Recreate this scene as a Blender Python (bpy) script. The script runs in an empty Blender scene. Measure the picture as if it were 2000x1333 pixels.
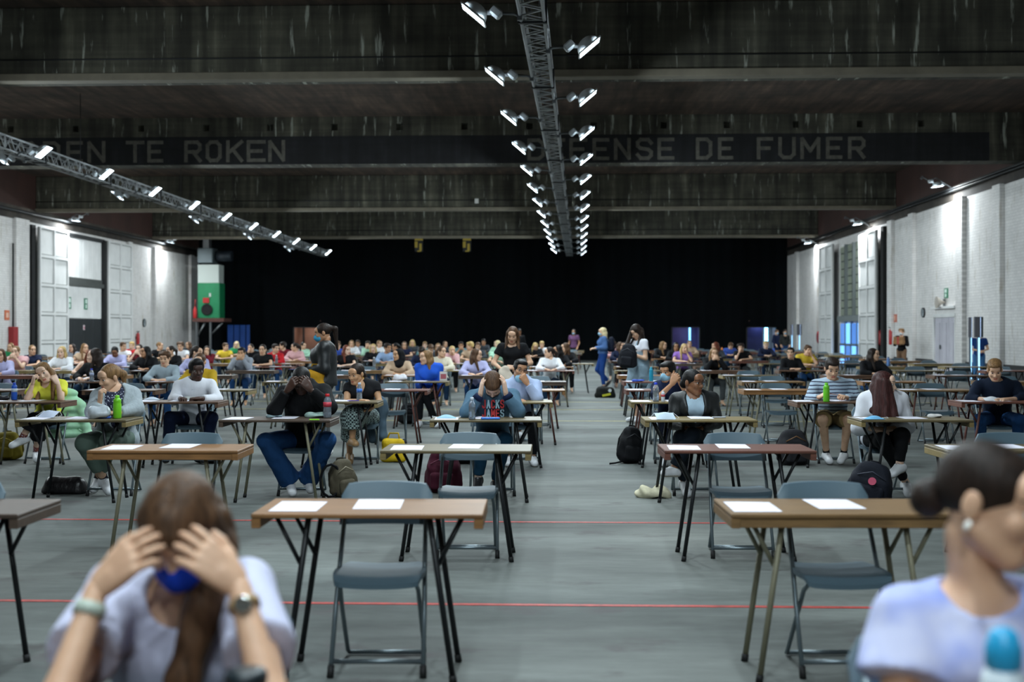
import bpy, math, random
import numpy as np
from mathutils import Vector, Matrix
random.seed(7)
R = math.radians
SC = bpy.context.scene
COL = SC.collection

# ---------------------------------------------------------------- camera, world, exposure
F = 2333.0; HZ = 650.0; CH = 1.525
YAW = math.atan(85.0 / F)
FWD = Vector((-math.sin(YAW), math.cos(YAW), 0)); RGT = Vector((math.cos(YAW), math.sin(YAW), 0))
cam = bpy.data.cameras.new('camera'); camo = bpy.data.objects.new('camera', cam); COL.objects.link(camo)
camo.location = (0, 0, CH); camo.rotation_euler = (R(90), 0, YAW)
cam.sensor_width = 36.0; cam.lens = 36.0 * F / 2000.0
cam.shift_y = -(666.5 - HZ) / 2000.0
cam.clip_start = .05; cam.clip_end = 300
cam.dof.use_dof = True; cam.dof.focus_distance = 11.0; cam.dof.aperture_fstop = cam.lens / 22.0
SC.camera = camo
W = bpy.data.worlds.new('world'); SC.world = W; W.use_nodes = True
W.node_tree.nodes['Background'].inputs[0].default_value = (.55, .8, 1, 1)
W.node_tree.nodes['Background'].inputs[1].default_value = .008
SC.view_settings.view_transform = 'Standard'; SC.view_settings.look = 'None'
cy = SC.cycles; cy.max_bounces = 6; cy.diffuse_bounces = 3; cy.glossy_bounces = 2; cy.transmission_bounces = 5; cy.caustics_reflective = False; cy.caustics_refractive = False
SC.view_settings.exposure = 0.0; SC.view_settings.gamma = 1.0; SC.view_settings.use_curve_mapping = False
LAMP_W = 128.0          # watts of one truss floodlight
WALL_LAMP_W = 250.0

def pt(px, py, d):
    """point seen at pixel (px,py) at camera depth d"""
    v = FWD * d + RGT * ((px - 1000) / F * d)
    return Vector((v.x, v.y, CH + (HZ - py) / F * d))
def ground(px, d, z=0.0):
    v = FWD * d + RGT * ((px - 1000) / F * d)
    return Vector((v.x, v.y, z))
def on_x(px, py, xw):
    """pixel ray meets the wall plane x = xw"""
    v = FWD + RGT * ((px - 1000) / F)
    s = xw / v.x
    return v.y * s, CH + (HZ - py) / F * s
def on_y(px, py, yw):
    v = FWD + RGT * ((px - 1000) / F)
    s = yw / v.y
    return v.x * s, CH + (HZ - py) / F * s

# ---------------------------------------------------------------- materials
def lin(c):
    return tuple(((x / 255.0) / 12.92 if x / 255.0 < .04045 else ((x / 255.0 + .055) / 1.055) ** 2.4) for x in c) + (1,)
MATS = {}
def mat(c, rough=.6, metal=0.0, kind=None, name=None, scale=1.0, amt=.5, trans=0.0, spec=None, alpha=1.0):
    key = (tuple(c), rough, metal, kind, scale, amt, trans, alpha)
    if key in MATS: return MATS[key]
    m = bpy.data.materials.new(name or 'mat'); m.use_nodes = True
    nt = m.node_tree; n = nt.nodes; l = nt.links
    b = n['Principled BSDF']; b.inputs['Base Color'].default_value = lin(c)
    b.inputs['Roughness'].default_value = rough; b.inputs['Metallic'].default_value = metal
    if spec is not None: b.inputs['Specular IOR Level'].default_value = spec
    if trans: b.inputs['Transmission Weight'].default_value = trans
    if alpha < 1: b.inputs['Alpha'].default_value = alpha
    def noise(sc, det=4, vec=None, rough_=.55):
        t = n.new('ShaderNodeTexNoise'); t.inputs['Scale'].default_value = sc; t.inputs['Detail'].default_value = det
        t.inputs['Roughness'].default_value = rough_
        if vec is not None: l.new(vec, t.inputs['Vector'])
        return t.outputs['Fac']
    def ramp(fac, stops):
        r = n.new('ShaderNodeValToRGB'); e = r.color_ramp.elements
        while len(e) < len(stops): e.new(.5)
        for i, (p, cc) in enumerate(stops): e[i].position = p; e[i].color = cc
        l.new(fac, r.inputs['Fac']); return r.outputs['Color']
    def mixc(fac, a, bb, mode='MIX'):
        x = n.new('ShaderNodeMix'); x.data_type = 'RGBA'; x.blend_type = mode
        for sock, v in ((x.inputs[0], fac), (x.inputs[6], a), (x.inputs[7], bb)):
            if hasattr(v, 'links') or hasattr(v, 'is_linked'): l.new(v, sock)
            else: sock.default_value = v
        return x.outputs[2]
    def mapping(scale3, coord='Object'):
        tc = n.new('ShaderNodeTexCoord'); mp = n.new('ShaderNodeMapping')
        mp.inputs['Scale'].default_value = scale3
        l.new(tc.outputs[coord], mp.inputs['Vector']); return mp.outputs['Vector']
    def bump(h, s, d=.01):
        bp = n.new('ShaderNodeBump'); bp.inputs['Strength'].default_value = s; bp.inputs['Distance'].default_value = d
        l.new(h, bp.inputs['Height']); l.new(bp.outputs['Normal'], b.inputs['Normal'])
    g = lambda v: (v, v, v, 1)
    base = lin(c)
    if kind == 'noise':      # gentle tonal variation
        f = noise(6 * scale, 5, mapping((1, 1, 1)))
        l.new(mixc(1.0, base, ramp(f, [(.3, g(1 - .45 * amt)), (.7, g(1 + .2 * amt))]), 'MULTIPLY'), b.inputs['Base Color'])
        bump(f, .15)
    elif kind == 'wood':     # grain along x
        f = noise(3 * scale, 8, mapping((1.2, 22, 8)))
        f2 = noise(2 * scale, 3, mapping((1, 2, 1)))
        c1 = mixc(1.0, base, ramp(f, [(.3, g(.72)), (.7, g(1.12))]), 'MULTIPLY')
        l.new(mixc(1.0, c1, ramp(f2, [(.3, g(.85)), (.7, g(1.08))]), 'MULTIPLY'), b.inputs['Base Color'])
        bump(f, .08, .003)
    elif kind == 'cloth':
        f = noise(11 * scale, 4, mapping((1, 1, .6)))
        f2 = noise(160, 2, mapping((1, 1, 1)))
        l.new(mixc(1.0, base, ramp(f, [(.25, g(1 - .3 * amt)), (.75, g(1 + .12 * amt))]), 'MULTIPLY'), b.inputs['Base Color'])
        bp = n.new('ShaderNodeBump'); bp.inputs['Strength'].default_value = .35; bp.inputs['Distance'].default_value = .02
        l.new(f, bp.inputs['Height'])
        bp2 = n.new('ShaderNodeBump'); bp2.inputs['Strength'].default_value = .12; bp2.inputs['Distance'].default_value = .002
        l.new(f2, bp2.inputs['Height']); l.new(bp.outputs['Normal'], bp2.inputs['Normal'])
        l.new(bp2.outputs['Normal'], b.inputs['Normal'])
        if rough > .5: b.inputs['Specular IOR Level'].default_value = .15
    elif kind == 'hair':
        f = noise(9, 6, mapping((9, 9, .9)))
        l.new(mixc(1.0, base, ramp(f, [(.3, g(.45)), (.7, g(1.45))]), 'MULTIPLY'), b.inputs['Base Color'])
        bump(f, .5, .01); b.inputs['Specular IOR Level'].default_value = .22
    elif kind == 'skin':
        f = noise(14, 3, mapping((1, 1, 1)))
        l.new(mixc(1.0, base, ramp(f, [(.3, (.92, .86, .84, 1)), (.7, (1.05, 1.03, 1.02, 1))]), 'MULTIPLY'), b.inputs['Base Color'])
        b.inputs['Subsurface Weight'].default_value = .08
        b.inputs['Subsurface Radius'].default_value = (.02, .008, .005)
    elif kind == 'concrete':  # stained board-marked concrete of beams and ceiling; streaks run down the faces
        f = noise(1.2 * scale, 8, mapping((1, 1, 1)))
        st = noise(1.6, 6, mapping((2.6, .3, .16)))
        ws = noise(2.0, 5, mapping((3.6, .6, .42)), .6)
        bd = noise(1.0, 3, mapping((.25, 7, 9)))
        c1 = mixc(1.0, base, ramp(f, [(.3, g(.5)), (.55, g(1.0)), (.75, g(1.5))]), 'MULTIPLY')
        c1 = mixc(1.0, c1, ramp(st, [(.35, g(.45)), (.6, g(1.1)), (.72, g(1.9))]), 'MULTIPLY')
        c1 = mixc(1.0, c1, ramp(bd, [(.4, g(.85)), (.6, g(1.1))]), 'MULTIPLY')
        w = ramp(ws, [(.60, g(0)), (.69, g(.8))])
        l.new(mixc(w, c1, lin((168, 172, 160))) if amt > .4 else c1, b.inputs['Base Color'])
        bump(f, .4, .03)
    elif kind == 'floor':
        f = noise(.55, 10, mapping((.5, 1.6, 1)), .62); f2 = noise(.16, 4, mapping((1, 1, 1))); f3 = noise(9, 8, mapping((.35, 1.5, 1)), .7)
        f4 = noise(1.7, 5, mapping((.9, 1.4, 1)), .6)
        c1 = mixc(1.0, base, ramp(f, [(.34, g(.42)), (.66, g(1.34))]), 'MULTIPLY')
        c1 = mixc(1.0, c1, ramp(f3, [(.3, g(.74)), (.7, g(1.18))]), 'MULTIPLY')
        c1 = mixc(1.0, c1, ramp(f2, [(.35, (.86, .9, .92, 1)), (.65, (1.1, 1.05, 1.02, 1))]), 'MULTIPLY')
        dk = ramp(f4, [(.58, g(0)), (.68, g(.6))])
        l.new(mixc(dk, c1, lin((74, 66, 68))), b.inputs['Base Color'])
        l.new(ramp(f3, [(.2, g(.62)), (.8, g(.82))]), b.inputs['Roughness'])
        b.inputs['Specular IOR Level'].default_value = .3
        bump(f3, .12, .004)
    elif kind == 'brick':    # painted brick; u along y, v along z
        tc = n.new('ShaderNodeTexCoord'); sp = n.new('ShaderNodeSeparateXYZ'); cb = n.new('ShaderNodeCombineXYZ')
        l.new(tc.outputs['Object'], sp.inputs[0]); l.new(sp.outputs['Y'], cb.inputs['X']); l.new(sp.outputs['Z'], cb.inputs['Y'])
        bt = n.new('ShaderNodeTexBrick'); l.new(cb.outputs[0], bt.inputs['Vector'])
        bt.inputs['Scale'].default_value = 1; bt.inputs['Brick Width'].default_value = .24; bt.inputs['Row Height'].default_value = .085
        bt.inputs['Mortar Size'].default_value = .008; bt.inputs['Mortar Smooth'].default_value = .4
        bt.inputs['Color1'].default_value = g(1.0); bt.inputs['Color2'].default_value = g(.9); bt.inputs['Mortar'].default_value = g(.74)
        f = noise(.9, 7, mapping((1, .8, .5))); f2 = noise(3.0, 5, mapping((1, 2, .35)))
        c1 = mixc(1.0, base, bt.outputs['Color'], 'MULTIPLY')
        c1 = mixc(1.0, c1, ramp(f, [(.3, g(1 - .4 * amt)), (.65, g(1.05))]), 'MULTIPLY')
        c1 = mixc(1.0, c1, ramp(f2, [(.28, (.70, .66, .58, 1)), (.42, g(1))]), 'MULTIPLY')
        l.new(c1, b.inputs['Base Color'])
        bump(bt.outputs['Fac'], -.5, .008)
    elif kind == 'stripe':   # knitted jumper with thin dark stripes across the chest and arms
        tc = n.new('ShaderNodeTexCoord'); sp = n.new('ShaderNodeSeparateXYZ'); l.new(tc.outputs['Object'], sp.inputs[0])
        f = noise(5, 3, mapping((1, 1, 1)))
        ma = n.new('ShaderNodeMath'); ma.operation = 'MULTIPLY_ADD'; l.new(f, ma.inputs[0]); ma.inputs[1].default_value = .03
        l.new(sp.outputs['Z'], ma.inputs[2])
        wv = n.new('ShaderNodeMath'); wv.operation = 'MULTIPLY'; l.new(ma.outputs[0], wv.inputs[0]); wv.inputs[1].default_value = scale
        fr = n.new('ShaderNodeMath'); fr.operation = 'FRACT'; l.new(wv.outputs[0], fr.inputs[0])
        s = ramp(fr.outputs[0], [(0, g(1)), (.26, g(1)), (.32, g(0)), (1, g(0))])
        lo = n.new('ShaderNodeMath'); lo.operation = 'LESS_THAN'; l.new(sp.outputs['Z'], lo.inputs[0]); lo.inputs[1].default_value = .97
        mu = n.new('ShaderNodeMath'); mu.operation = 'MULTIPLY'; l.new(s, mu.inputs[0]); l.new(lo.outputs[0], mu.inputs[1])
        l.new(mixc(mu.outputs[0], base, lin((40, 40, 66))), b.inputs['Base Color']); bump(f, .3, .02)
    elif kind == 'dots':     # small pale checks on dark cloth
        tc = n.new('ShaderNodeTexChecker'); tc.inputs['Scale'].default_value = 46 * scale
        l.new(mapping((1, 1, 1.0)), tc.inputs['Vector']); tc.inputs['Color1'].default_value = base; tc.inputs['Color2'].default_value = lin((168, 188, 186))
        l.new(tc.outputs['Color'], b.inputs['Base Color'])
    elif kind == 'floral':
        v = n.new('ShaderNodeTexVoronoi'); v.inputs['Scale'].default_value = 55 * scale; l.new(mapping((1, 1, 1)), v.inputs['Vector'])
        l.new(mixc(ramp(v.outputs['Distance'], [(.28, g(1)), (.36, g(0))]), base, lin((190, 196, 214))), b.inputs['Base Color'])
    elif kind == 'tiedye':
        f = noise(7, 2, mapping((1, 1, 1)))
        l.new(mixc(ramp(f, [(.38, g(0)), (.62, g(1))]), base, lin((206, 210, 240))), b.inputs['Base Color'])
        f2 = noise(9, 3, mapping((1, 1, .5))); bump(f2, .3, .02)
    elif kind == 'curtain':
        b.inputs['Specular IOR Level'].default_value = .1
        f = noise(.5, 4, mapping((1, 1, .15)))
        l.new(mixc(1.0, base, ramp(f, [(.3, g(.6)), (.7, g(1.3))]), 'MULTIPLY'), b.inputs['Base Color'])
    elif kind == 'emit':
        b.inputs['Emission Color'].default_value = base; b.inputs['Emission Strength'].default_value = amt
    MATS[key] = m
    return m

# ---------------------------------------------------------------- mesh helpers
class MB:
    def __init__(s): s.v = []; s.f = []; s.m = []; s.sm = []
    def add(s, vs, fs, mi=0, smooth=False):
        o = len(s.v); s.v += [tuple(p) for p in vs]
        for f in fs: s.f.append(tuple(i + o for i in f)); s.m.append(mi); s.sm.append(smooth)
        return s
    def box(s, c, d, mi=0, rot=None, bev=0.0):
        x, y, z = d[0] / 2, d[1] / 2, d[2] / 2
        if bev:
            b = min(bev, x * .9, y * .9, z * .9)
            vs = []
            for (sx, sy, sz) in [(a, bb, cc) for a in (-1, 1) for bb in (-1, 1) for cc in (-1, 1)]:
                vs += [(sx * x, sy * (y - b), sz * (z - b)), (sx * (x - b), sy * y, sz * (z - b)), (sx * (x - b), sy * (y - b), sz * z)]
            I = lambda sx, sy, sz, k: (((sx > 0) * 4 + (sy > 0) * 2 + (sz > 0)) * 3 + k)
            fs = []
            for q in (-1, 1):
                fs.append((I(q, -1, -1, 0), I(q, 1, -1, 0), I(q, 1, 1, 0), I(q, -1, 1, 0)))
                fs.append((I(-1, q, -1, 1), I(1, q, -1, 1), I(1, q, 1, 1), I(-1, q, 1, 1)))
                fs.append((I(-1, -1, q, 2), I(1, -1, q, 2), I(1, 1, q, 2), I(-1, 1, q, 2)))
                for w in (-1, 1):
                    fs.append((I(q, w, -1, 0), I(q, w, 1, 0), I(q, w, 1, 1), I(q, w, -1, 1)))
                    fs.append((I(q, -1, w, 0), I(q, 1, w, 0), I(q, 1, w, 2), I(q, -1, w, 2)))
                    fs.append((I(-1, q, w, 1), I(1, q, w, 1), I(1, q, w, 2), I(-1, q, w, 2)))
                    for u in (-1, 1): fs.append((I(q, w, u, 0), I(q, w, u, 1), I(q, w, u, 2)))
        else:
            vs = [(a * x, bb * y, cc * z) for a in (-1, 1) for bb in (-1, 1) for cc in (-1, 1)]
            fs = [(0, 1, 3, 2), (4, 6, 7, 5), (0, 4, 5, 1), (2, 3, 7, 6), (0, 2, 6, 4), (1, 5, 7, 3)]
        M = rot if rot is not None else Matrix.Identity(3)
        vs = [M @ Vector(p) + Vector(c) for p in vs]
        return s.add(vs, fs, mi)
    def bb(s, a, b, mi=0, bev=0.0):
        return s.box([(a[i] + b[i]) / 2 for i in range(3)], [abs(b[i] - a[i]) for i in range(3)], mi, None, bev)
    def tube(s, pts, r, seg=8, mi=0, caps=True, closed=False):
        pts = [Vector(p) for p in pts]; n = len(pts)
        rs = r if hasattr(r, '__len__') else [r] * n
        vs = []; fs = []; prev = None
        for i, p in enumerate(pts):
            if closed: t = (pts[(i + 1) % n] - pts[i - 1])
            else: t = pts[min(i + 1, n - 1)] - pts[max(i - 1, 0)]
            t.normalize()
            if prev is None:
                u = t.orthogonal().normalized()
            else:
                u = prev - t * prev.dot(t)
                u = u.normalized() if u.length > 1e-6 else t.orthogonal().normalized()
            prev = u; w = t.cross(u)
            for k in range(seg):
                a = 2 * math.pi * k / seg
                vs.append(p + (u * math.cos(a) + w * math.sin(a)) * rs[i])
        for i in range(n if closed else n - 1):
            j = (i + 1) % n
            for k in range(seg):
                fs.append((i * seg + k, i * seg + (k + 1) % seg, j * seg + (k + 1) % seg, j * seg + k))
        s.add(vs, fs, mi, True)
        if caps and not closed:
            o = len(s.v) - len(vs)
            s.f.append(tuple(o + k for k in range(seg))[::-1]); s.m.append(mi); s.sm.append(False)
            s.f.append(tuple(o + (n - 1) * seg + k for k in range(seg))); s.m.append(mi); s.sm.append(False)
        return s
    def lathe(s, prof, c=(0, 0, 0), seg=14, mi=0, rot=None, sx=1, sy=1):
        vs = []; fs = []; n = len(prof)
        M = rot if rot is not None else Matrix.Identity(3)
        for (r, z) in prof:
            for k in range(seg):
                a = 2 * math.pi * k / seg
                vs.append(M @ Vector((r * math.cos(a) * sx, r * math.sin(a) * sy, z)) + Vector(c))
        for i in range(n - 1):
            for k in range(seg):
                fs.append((i * seg + k, i * seg + (k + 1) % seg, (i + 1) * seg + (k + 1) % seg, (i + 1) * seg + k))
        s.add(vs, fs, mi, True)
        o = len(s.v) - len(vs)
        s.f.append(tuple(o + k for k in range(seg))[::-1]); s.m.append(mi); s.sm.append(False)
        s.f.append(tuple(o + (n - 1) * seg + k for k in range(seg))); s.m.append(mi); s.sm.append(False)
        return s
    def prism(s, poly, z0, z1, mi=0, M=None):
        """poly in xy extruded z0..z1, optional 4x4"""
        n = len(poly); vs = [Vector((x, y, z0)) for x, y in poly] + [Vector((x, y, z1)) for x, y in poly]
        if M is not None: vs = [M @ v for v in vs]
        fs = [tuple(range(n))[::-1], tuple(range(n, 2 * n))] + [(i, (i + 1) % n, n + (i + 1) % n, n + i) for i in range(n)]
        return s.add(vs, fs, mi)
    def sheet(s, fn, nu, nv, mi=0, thick=0.0):
        vs = [fn(i / nu, j / nv) for i in range(nu + 1) for j in range(nv + 1)]
        q = lambda i, j: i * (nv + 1) + j
        fs = [(q(i, j), q(i + 1, j), q(i + 1, j + 1), q(i, j + 1)) for i in range(nu) for j in range(nv)]
        return s.add(vs, fs, mi, True)
    def mesh(s, name, mats):
        me = bpy.data.meshes.new(name); me.from_pydata(s.v, [], s.f); me.update()
        for m in (mats if isinstance(mats, (list, tuple)) else [mats]): me.materials.append(m)
        me.polygons.foreach_set('material_index', s.m); me.polygons.foreach_set('use_smooth', s.sm)
        return me
    def obj(s, name, mats, parent=None, **k):
        return link(name, s.mesh(name, mats), parent, **k)
def link(name, data, parent=None, loc=None, rz=None, **tags):
    o = bpy.data.objects.new(name, data); COL.objects.link(o)
    if parent is not None: o.parent = parent
    if loc is not None: o.location = loc
    if rz is not None: o.rotation_euler = (0, 0, rz)
    for k, v in tags.items():
        if v is not None: o[k] = v
    return o
def thing(name, label, category, loc=(0, 0, 0), rz=0.0, group=None):
    return link(name, None, None, loc, rz, label=label, category=category, group=group)
ORD = ['', 'first', 'second', 'third', 'fourth', 'fifth', 'sixth', 'seventh', 'eighth', 'ninth', 'tenth', 'eleventh', 'twelfth',
       'thirteenth', 'fourteenth', 'fifteenth', 'sixteenth', 'seventeenth', 'eighteenth', 'nineteenth', 'twentieth', 'twenty-first']
# ================================================================ the setting
XL, XR, YF, YB, ZC = -19.9, 12.7, 66.0, -14.0, 7.5
M_FLOOR = mat((103, 108, 105), .42, 0, 'floor', 'concrete_floor')
M_WHITE = mat((226, 224, 222), .7, 0, 'brick', 'white_painted_brick', 1, .35)
M_WPAINT = mat((228, 229, 228), .55, 0, 'noise', 'white_paint', .25, .25)
M_GRIME = mat((62, 56, 50), .85, 0, 'concrete', 'sooty_concrete', 1.4, .1)
M_REDB = mat((58, 34, 27), .85, 0, 'brick', 'dark_red_brick', 1, .8)
M_CONC = mat((74, 73, 62), .9, 0, 'concrete', 'stained_concrete', 1, .9)
M_CONC2 = mat((76, 61, 50), .9, 0, 'concrete', 'brown_board_concrete', .7, .1)
M_LEDGE = mat((112, 106, 92), .75, 0, 'noise', 'pale_ledge', .5, .5)
M_BLACK = mat((16, 17, 18), .8, 0, None, 'black_paint')
M_SKIRT = mat((36, 37, 39), .7, 0, 'noise', 'black_skirting', .4, .5)
M_CURT = mat((9, 13, 16), .9, 0, 'curtain', 'black_curtain')
M_STEEL = mat((120, 124, 126), .45, .8, None, 'galvanised_steel')
M_DKST = mat((40, 42, 44), .5, .4, None, 'dark_steel')

fl = MB().bb((XL - .4, YB - .4, -.2), (XR + .4, YF + 3.2, 0)).obj('floor', M_FLOOR, kind='structure')
def strip(y, col, w, rr=.6):
    MB().bb((XL + .5, y - w / 2, .0005), (XR - .4, y + w / 2, .0025)).obj('painted_line', mat(col, rr, 0, 'noise', 'floor_paint', 3, .9), fl)
for y, w in ((6.68, .045), (9.6, .05)): strip(y, (176, 62, 54), w)
for y in (20.6, 23.6, 26.2): strip(y, (176, 164, 92), .07)
MB().bb((XL - .4, YB - .4, ZC), (XR + .4, YF + .5, ZC + .3)).obj('ceiling', M_CONC2, kind='structure')

def side_wall(side):
    x0, x1 = (XL - .4, XL) if side == 'left' else (XR, XR + .4)
    w = MB().bb((x0, YB, 0), (x1, YF, 5.72)).obj('wall_' + side, M_WHITE, kind='structure')
    MB().bb((x0 - .001, YB, 5.72), (x1 + (.05 if side == 'left' else 0), YF, 6.2)).obj('ring_beam', M_GRIME, w)
    MB().bb((x0, YB, 6.2), (x1, YF, ZC)).obj('upper_brickwork', M_REDB, w)
    return w
wl, wr = side_wall('left'), side_wall('right')
def pil(w, side, ya, yb, z1=5.75, pr=.14, m=None):
    a, b = (XL, XL + pr) if side == 'left' else (XR - pr, XR)
    MB().bb((a, min(ya, yb), 0), (b, max(ya, yb), z1), 0, .01).obj('pilaster', m or M_WHITE, w)
yR = lambda px: on_x(px, 650, XR - .1)[0]
yL = lambda px: on_x(px, 650, XL + .1)[0]
for a, b in ((1553, 1557), (1592, 1597), (1734, 1742), (1775, 1784), (1868, 1881), (1940, 1955), (2075, 2105), (2260, 2310)): pil(wr, 'right', yR(a), yR(b))
for a, b in ((30, 56), (251, 258), (302, 306), (372, 379), (-90, -60)): pil(wl, 'left', yL(a), yL(b))
MB().bb((XR - .03, yR(2600), 0), (XR, yR(1866), .62)).obj('baseboard_right', M_SKIRT, kind='structure')
MB().bb((XR - .03, yR(1820), 0), (XR, yR(1742), .62)).obj('baseboard_right', M_SKIRT, kind='structure')
MB().bb((XR - .03, yR(1634), 0), (XR, YF - .1, .62)).obj('baseboard_right', M_SKIRT, kind='structure')
MB().bb((XL, yL(-300), 0), (XL + .03, yL(58), .62)).obj('baseboard_left', M_SKIRT, kind='structure')
MB().bb((XL, yL(258), 0), (XL + .03, YF - .1, .62)).obj('baseboard_left', M_SKIRT, kind='structure')
# wall behind the camera, black hung like the far one
MB().bb((XL - .4, YB - .4, 0), (XR + .4, YB, ZC)).obj('wall_behind', M_CONC2, kind='structure')

# far wall: black drapes with openings
OPEN = [(573, 626), (1311, 1367), (1457, 1516)]
ox = [(on_y(a, 640, YF)[0], on_y(b, 640, YF)[0]) for a, b in OPEN]
ZO = 1.84
far = MB()
def drape(x0, x1, z0, z1):
    n = max(2, int((x1 - x0) / .16)); 
    def fn(u, v):
        x = x0 + (x1 - x0) * u
        return (x, YF - .05 + .035 * math.sin(x * 9.0) + .02 * math.sin(x * 3.7), z0 + (z1 - z0) * v)
    far.sheet(fn, n, 2)
xs = [XL] + [q for p in ox for q in p] + [XR]
for i in range(0, len(xs), 2): drape(xs[i], xs[i + 1], 0, ZC)
for a, b in ox: drape(a, b, ZO, ZC)
fw = far.obj('wall_far', M_CURT, kind='structure')
MB().bb((XL - .4, YF + .2, ZO + .2), (XR + .4, YF + .4, ZC)).obj('backing', M_BLACK, fw)
for i, ((a, b), col) in enumerate(zip(ox, ((150, 112, 96), (84, 72, 116), (116, 84, 76)))):
    d = MB().bb((a - .05, YF + 1.6, 0), (b + .05, YF + 1.7, ZO + .3)).bb((a - .1, YF, 0), (a - .05, YF + 1.7, ZO + .3)).bb((b + .05, YF, 0), (b + .1, YF + 1.7, ZO + .3)) \
        .bb((a - .1, YF, ZO + .3), (b + .1, YF + 1.7, ZO + .35)).obj('door_%d' % (i + 1), mat(col, .7, 0, 'noise', 'lobby_wall', .4, .3), kind='structure')
    MB().bb((a, YF - .1, 0), (a + .06, YF + .06, ZO)).bb((b - .06, YF - .1, 0), (b, YF + .06, ZO)).bb((a, YF - .1, ZO - .05), (b, YF + .06, ZO)).obj('door_frame', M_DKST, d)
    lt = bpy.data.lights.new('lobby_light', 'AREA'); lt.energy = (12, 9, 9)[i]; lt.size = .5; lt.color = (1, .9, .8) if i == 0 else (.7, .75, 1)
    link('lobby_light', lt, d, ((a + b) / 2, YF + .8, ZO + .22))
    if i == 0:
        xm = on_y(586, 640, YF)[0]
        MB().bb((xm - .05, YF + .9, 0), (xm + .05, YF + 1.0, ZO + .2)).obj('door_post', M_DKST, d)
    else:
        xm = on_y((0, 1352, 1504)[i], 640, YF)[0]
        MB().tube([(xm, YF + 1.2, .35), (xm, YF + 1.2, ZO + .1)], .05 if i == 1 else .09, 8).obj('light_tube', mat((120, 200, 255), .4, 0, 'emit', 'tube_light', 1, 3 if i == 1 else 9), d)
    if i == 2:
        xm = on_y(1483, 640, YF)[0]
        MB().bb((xm - .5, YF + 1.0, 0), (xm + .35, YF + 1.1, ZO + .25)).obj('blue_door_leaf', mat((40, 52, 110), .6, 0, 'noise', 'blue_leaf', .5, .4), d)

# big ceiling beams
BY = [21.6, 32.85, 45.07, 58.3]
BLAB = ['nearest stained concrete ceiling beam at the top of the photo', 'concrete ceiling beam painted with the no-smoking words in two languages',
        'third concrete ceiling beam beyond the lettered one', 'farthest concrete ceiling beam above the black drapes']
HOLES = [-107, 20, 147, 275, 402, 527, 653, 780, 907, 1034, 1160, 1297, 1420, 1555, 1680, 1800]
beams = []
for i, y in enumerate(BY):
    b = MB()
    if i == 1:
        b.bb((XL, y + .16, 6.19), (XR, y + .7, ZC)).bb((XL, y, 6.19), (XR, y + .16, 7.12)).bb((XL, y, 7.3), (XR, y + .16, ZC))
        hx = [on_y(p, 246, y)[0] for p in HOLES if XL < on_y(p, 246, y)[0] < XR]
        e = XL
        for h in hx: b.bb((e, y, 7.12), (h - .09, y + .16, 7.3)); e = h + .09
        b.bb((e, y, 7.12), (XR, y + .16, 7.3))
    else:
        b.bb((XL, y, 6.19), (XR, y + .7, ZC), 0, .02)
    o = b.obj('ceiling_beam', M_CONC, None, label=BLAB[i], category='beam', group='ceiling beams')
    beams.append(o)
    if i != 1:
        MB().bb((XL, y - .1, 6.16 - .03), (XR, y + .2, 6.19 + .075), 0, .012).obj('ledge', M_LEDGE, o)
    if i != 1: MB().tube([(XL, y - .02, 6.19 + .34), (XR, y - .02, 6.19 + .34)], .014, 5).obj('conduit', M_DKST, o)
y2 = BY[1]
band = MB().bb((on_y(-200, 650, y2)[0], y2 - .008, on_y(1000, 319, y2)[1]), (on_y(1932, 650, y2)[0], y2 + .01, on_y(1000, 264, y2)[1])).obj('painted_band', mat((22, 23, 26), .85, 0, 'concrete', 'black_paint_band', 2, .1), beams[1])
LET = {'E': [[(1, 1), (0, 1), (0, 0), (1, 0)], [(0, .5), (.8, .5)]], 'R': [[(0, 0), (0, 1), (.8, 1), (1, .85), (1, .62), (.8, .47), (0, .47)], [(.5, .47), (1, 0)]],
       'B': [[(0, 0), (0, 1), (.8, 1), (1, .87), (1, .62), (.85, .52), (0, .52)], [(.85, .52), (1, .4), (1, .13), (.8, 0), (0, 0)]],
       'O': [[(.25, 0), (0, .18), (0, .82), (.25, 1), (.75, 1), (1, .82), (1, .18), (.75, 0), (.25, 0)]], 'D': [[(0, 0), (0, 1), (.7, 1), (1, .82), (1, .18), (.7, 0), (0, 0)]],
       'N': [[(0, 0), (0, 1), (1, 0), (1, 1)]], 'T': [[(0, 1), (1, 1)], [(.5, 1), (.5, 0)]], 'K': [[(0, 0), (0, 1)], [(1, 1), (.1, .45)], [(.35, .6), (1, 0)]],
       'F': [[(1, 1), (0, 1), (0, 0)], [(0, .5), (.8, .5)]], 'U': [[(0, 1), (0, .18), (.25, 0), (.75, 0), (1, .18), (1, 1)]], 'M': [[(0, 0), (0, 1), (.5, .35), (1, 1), (1, 0)]],
       'S': [[(1, .82), (.78, 1), (.22, 1), (0, .85), (0, .66), (.2, .54), (.8, .46), (1, .34), (1, .15), (.78, 0), (.22, 0), (0, .18)]],
       'V': [[(0, 1), (.5, 0), (1, 1)]]}
M_LETT = mat((92, 90, 82), .85, 0, 'noise', 'faded_white_lettering', 1.5, .8)
def stroke2d(pts, w):
    """mitred thick polyline as list of quads (x,z)"""
    out = []
    for i in range(len(pts) - 1):
        a = Vector(pts[i]); b = Vector(pts[i + 1]); t = (b - a).normalized(); n_ = Vector((-t.y, t.x)) * w / 2
        a2 = a - t * w * .38 if i > 0 else a - t * (w * .5); b2 = b + t * w * .38 if i < len(pts) - 2 else b + t * (w * .5)
        out.append([a2 + n_, a2 - n_, b2 - n_, b2 + n_])
    return out
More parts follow.
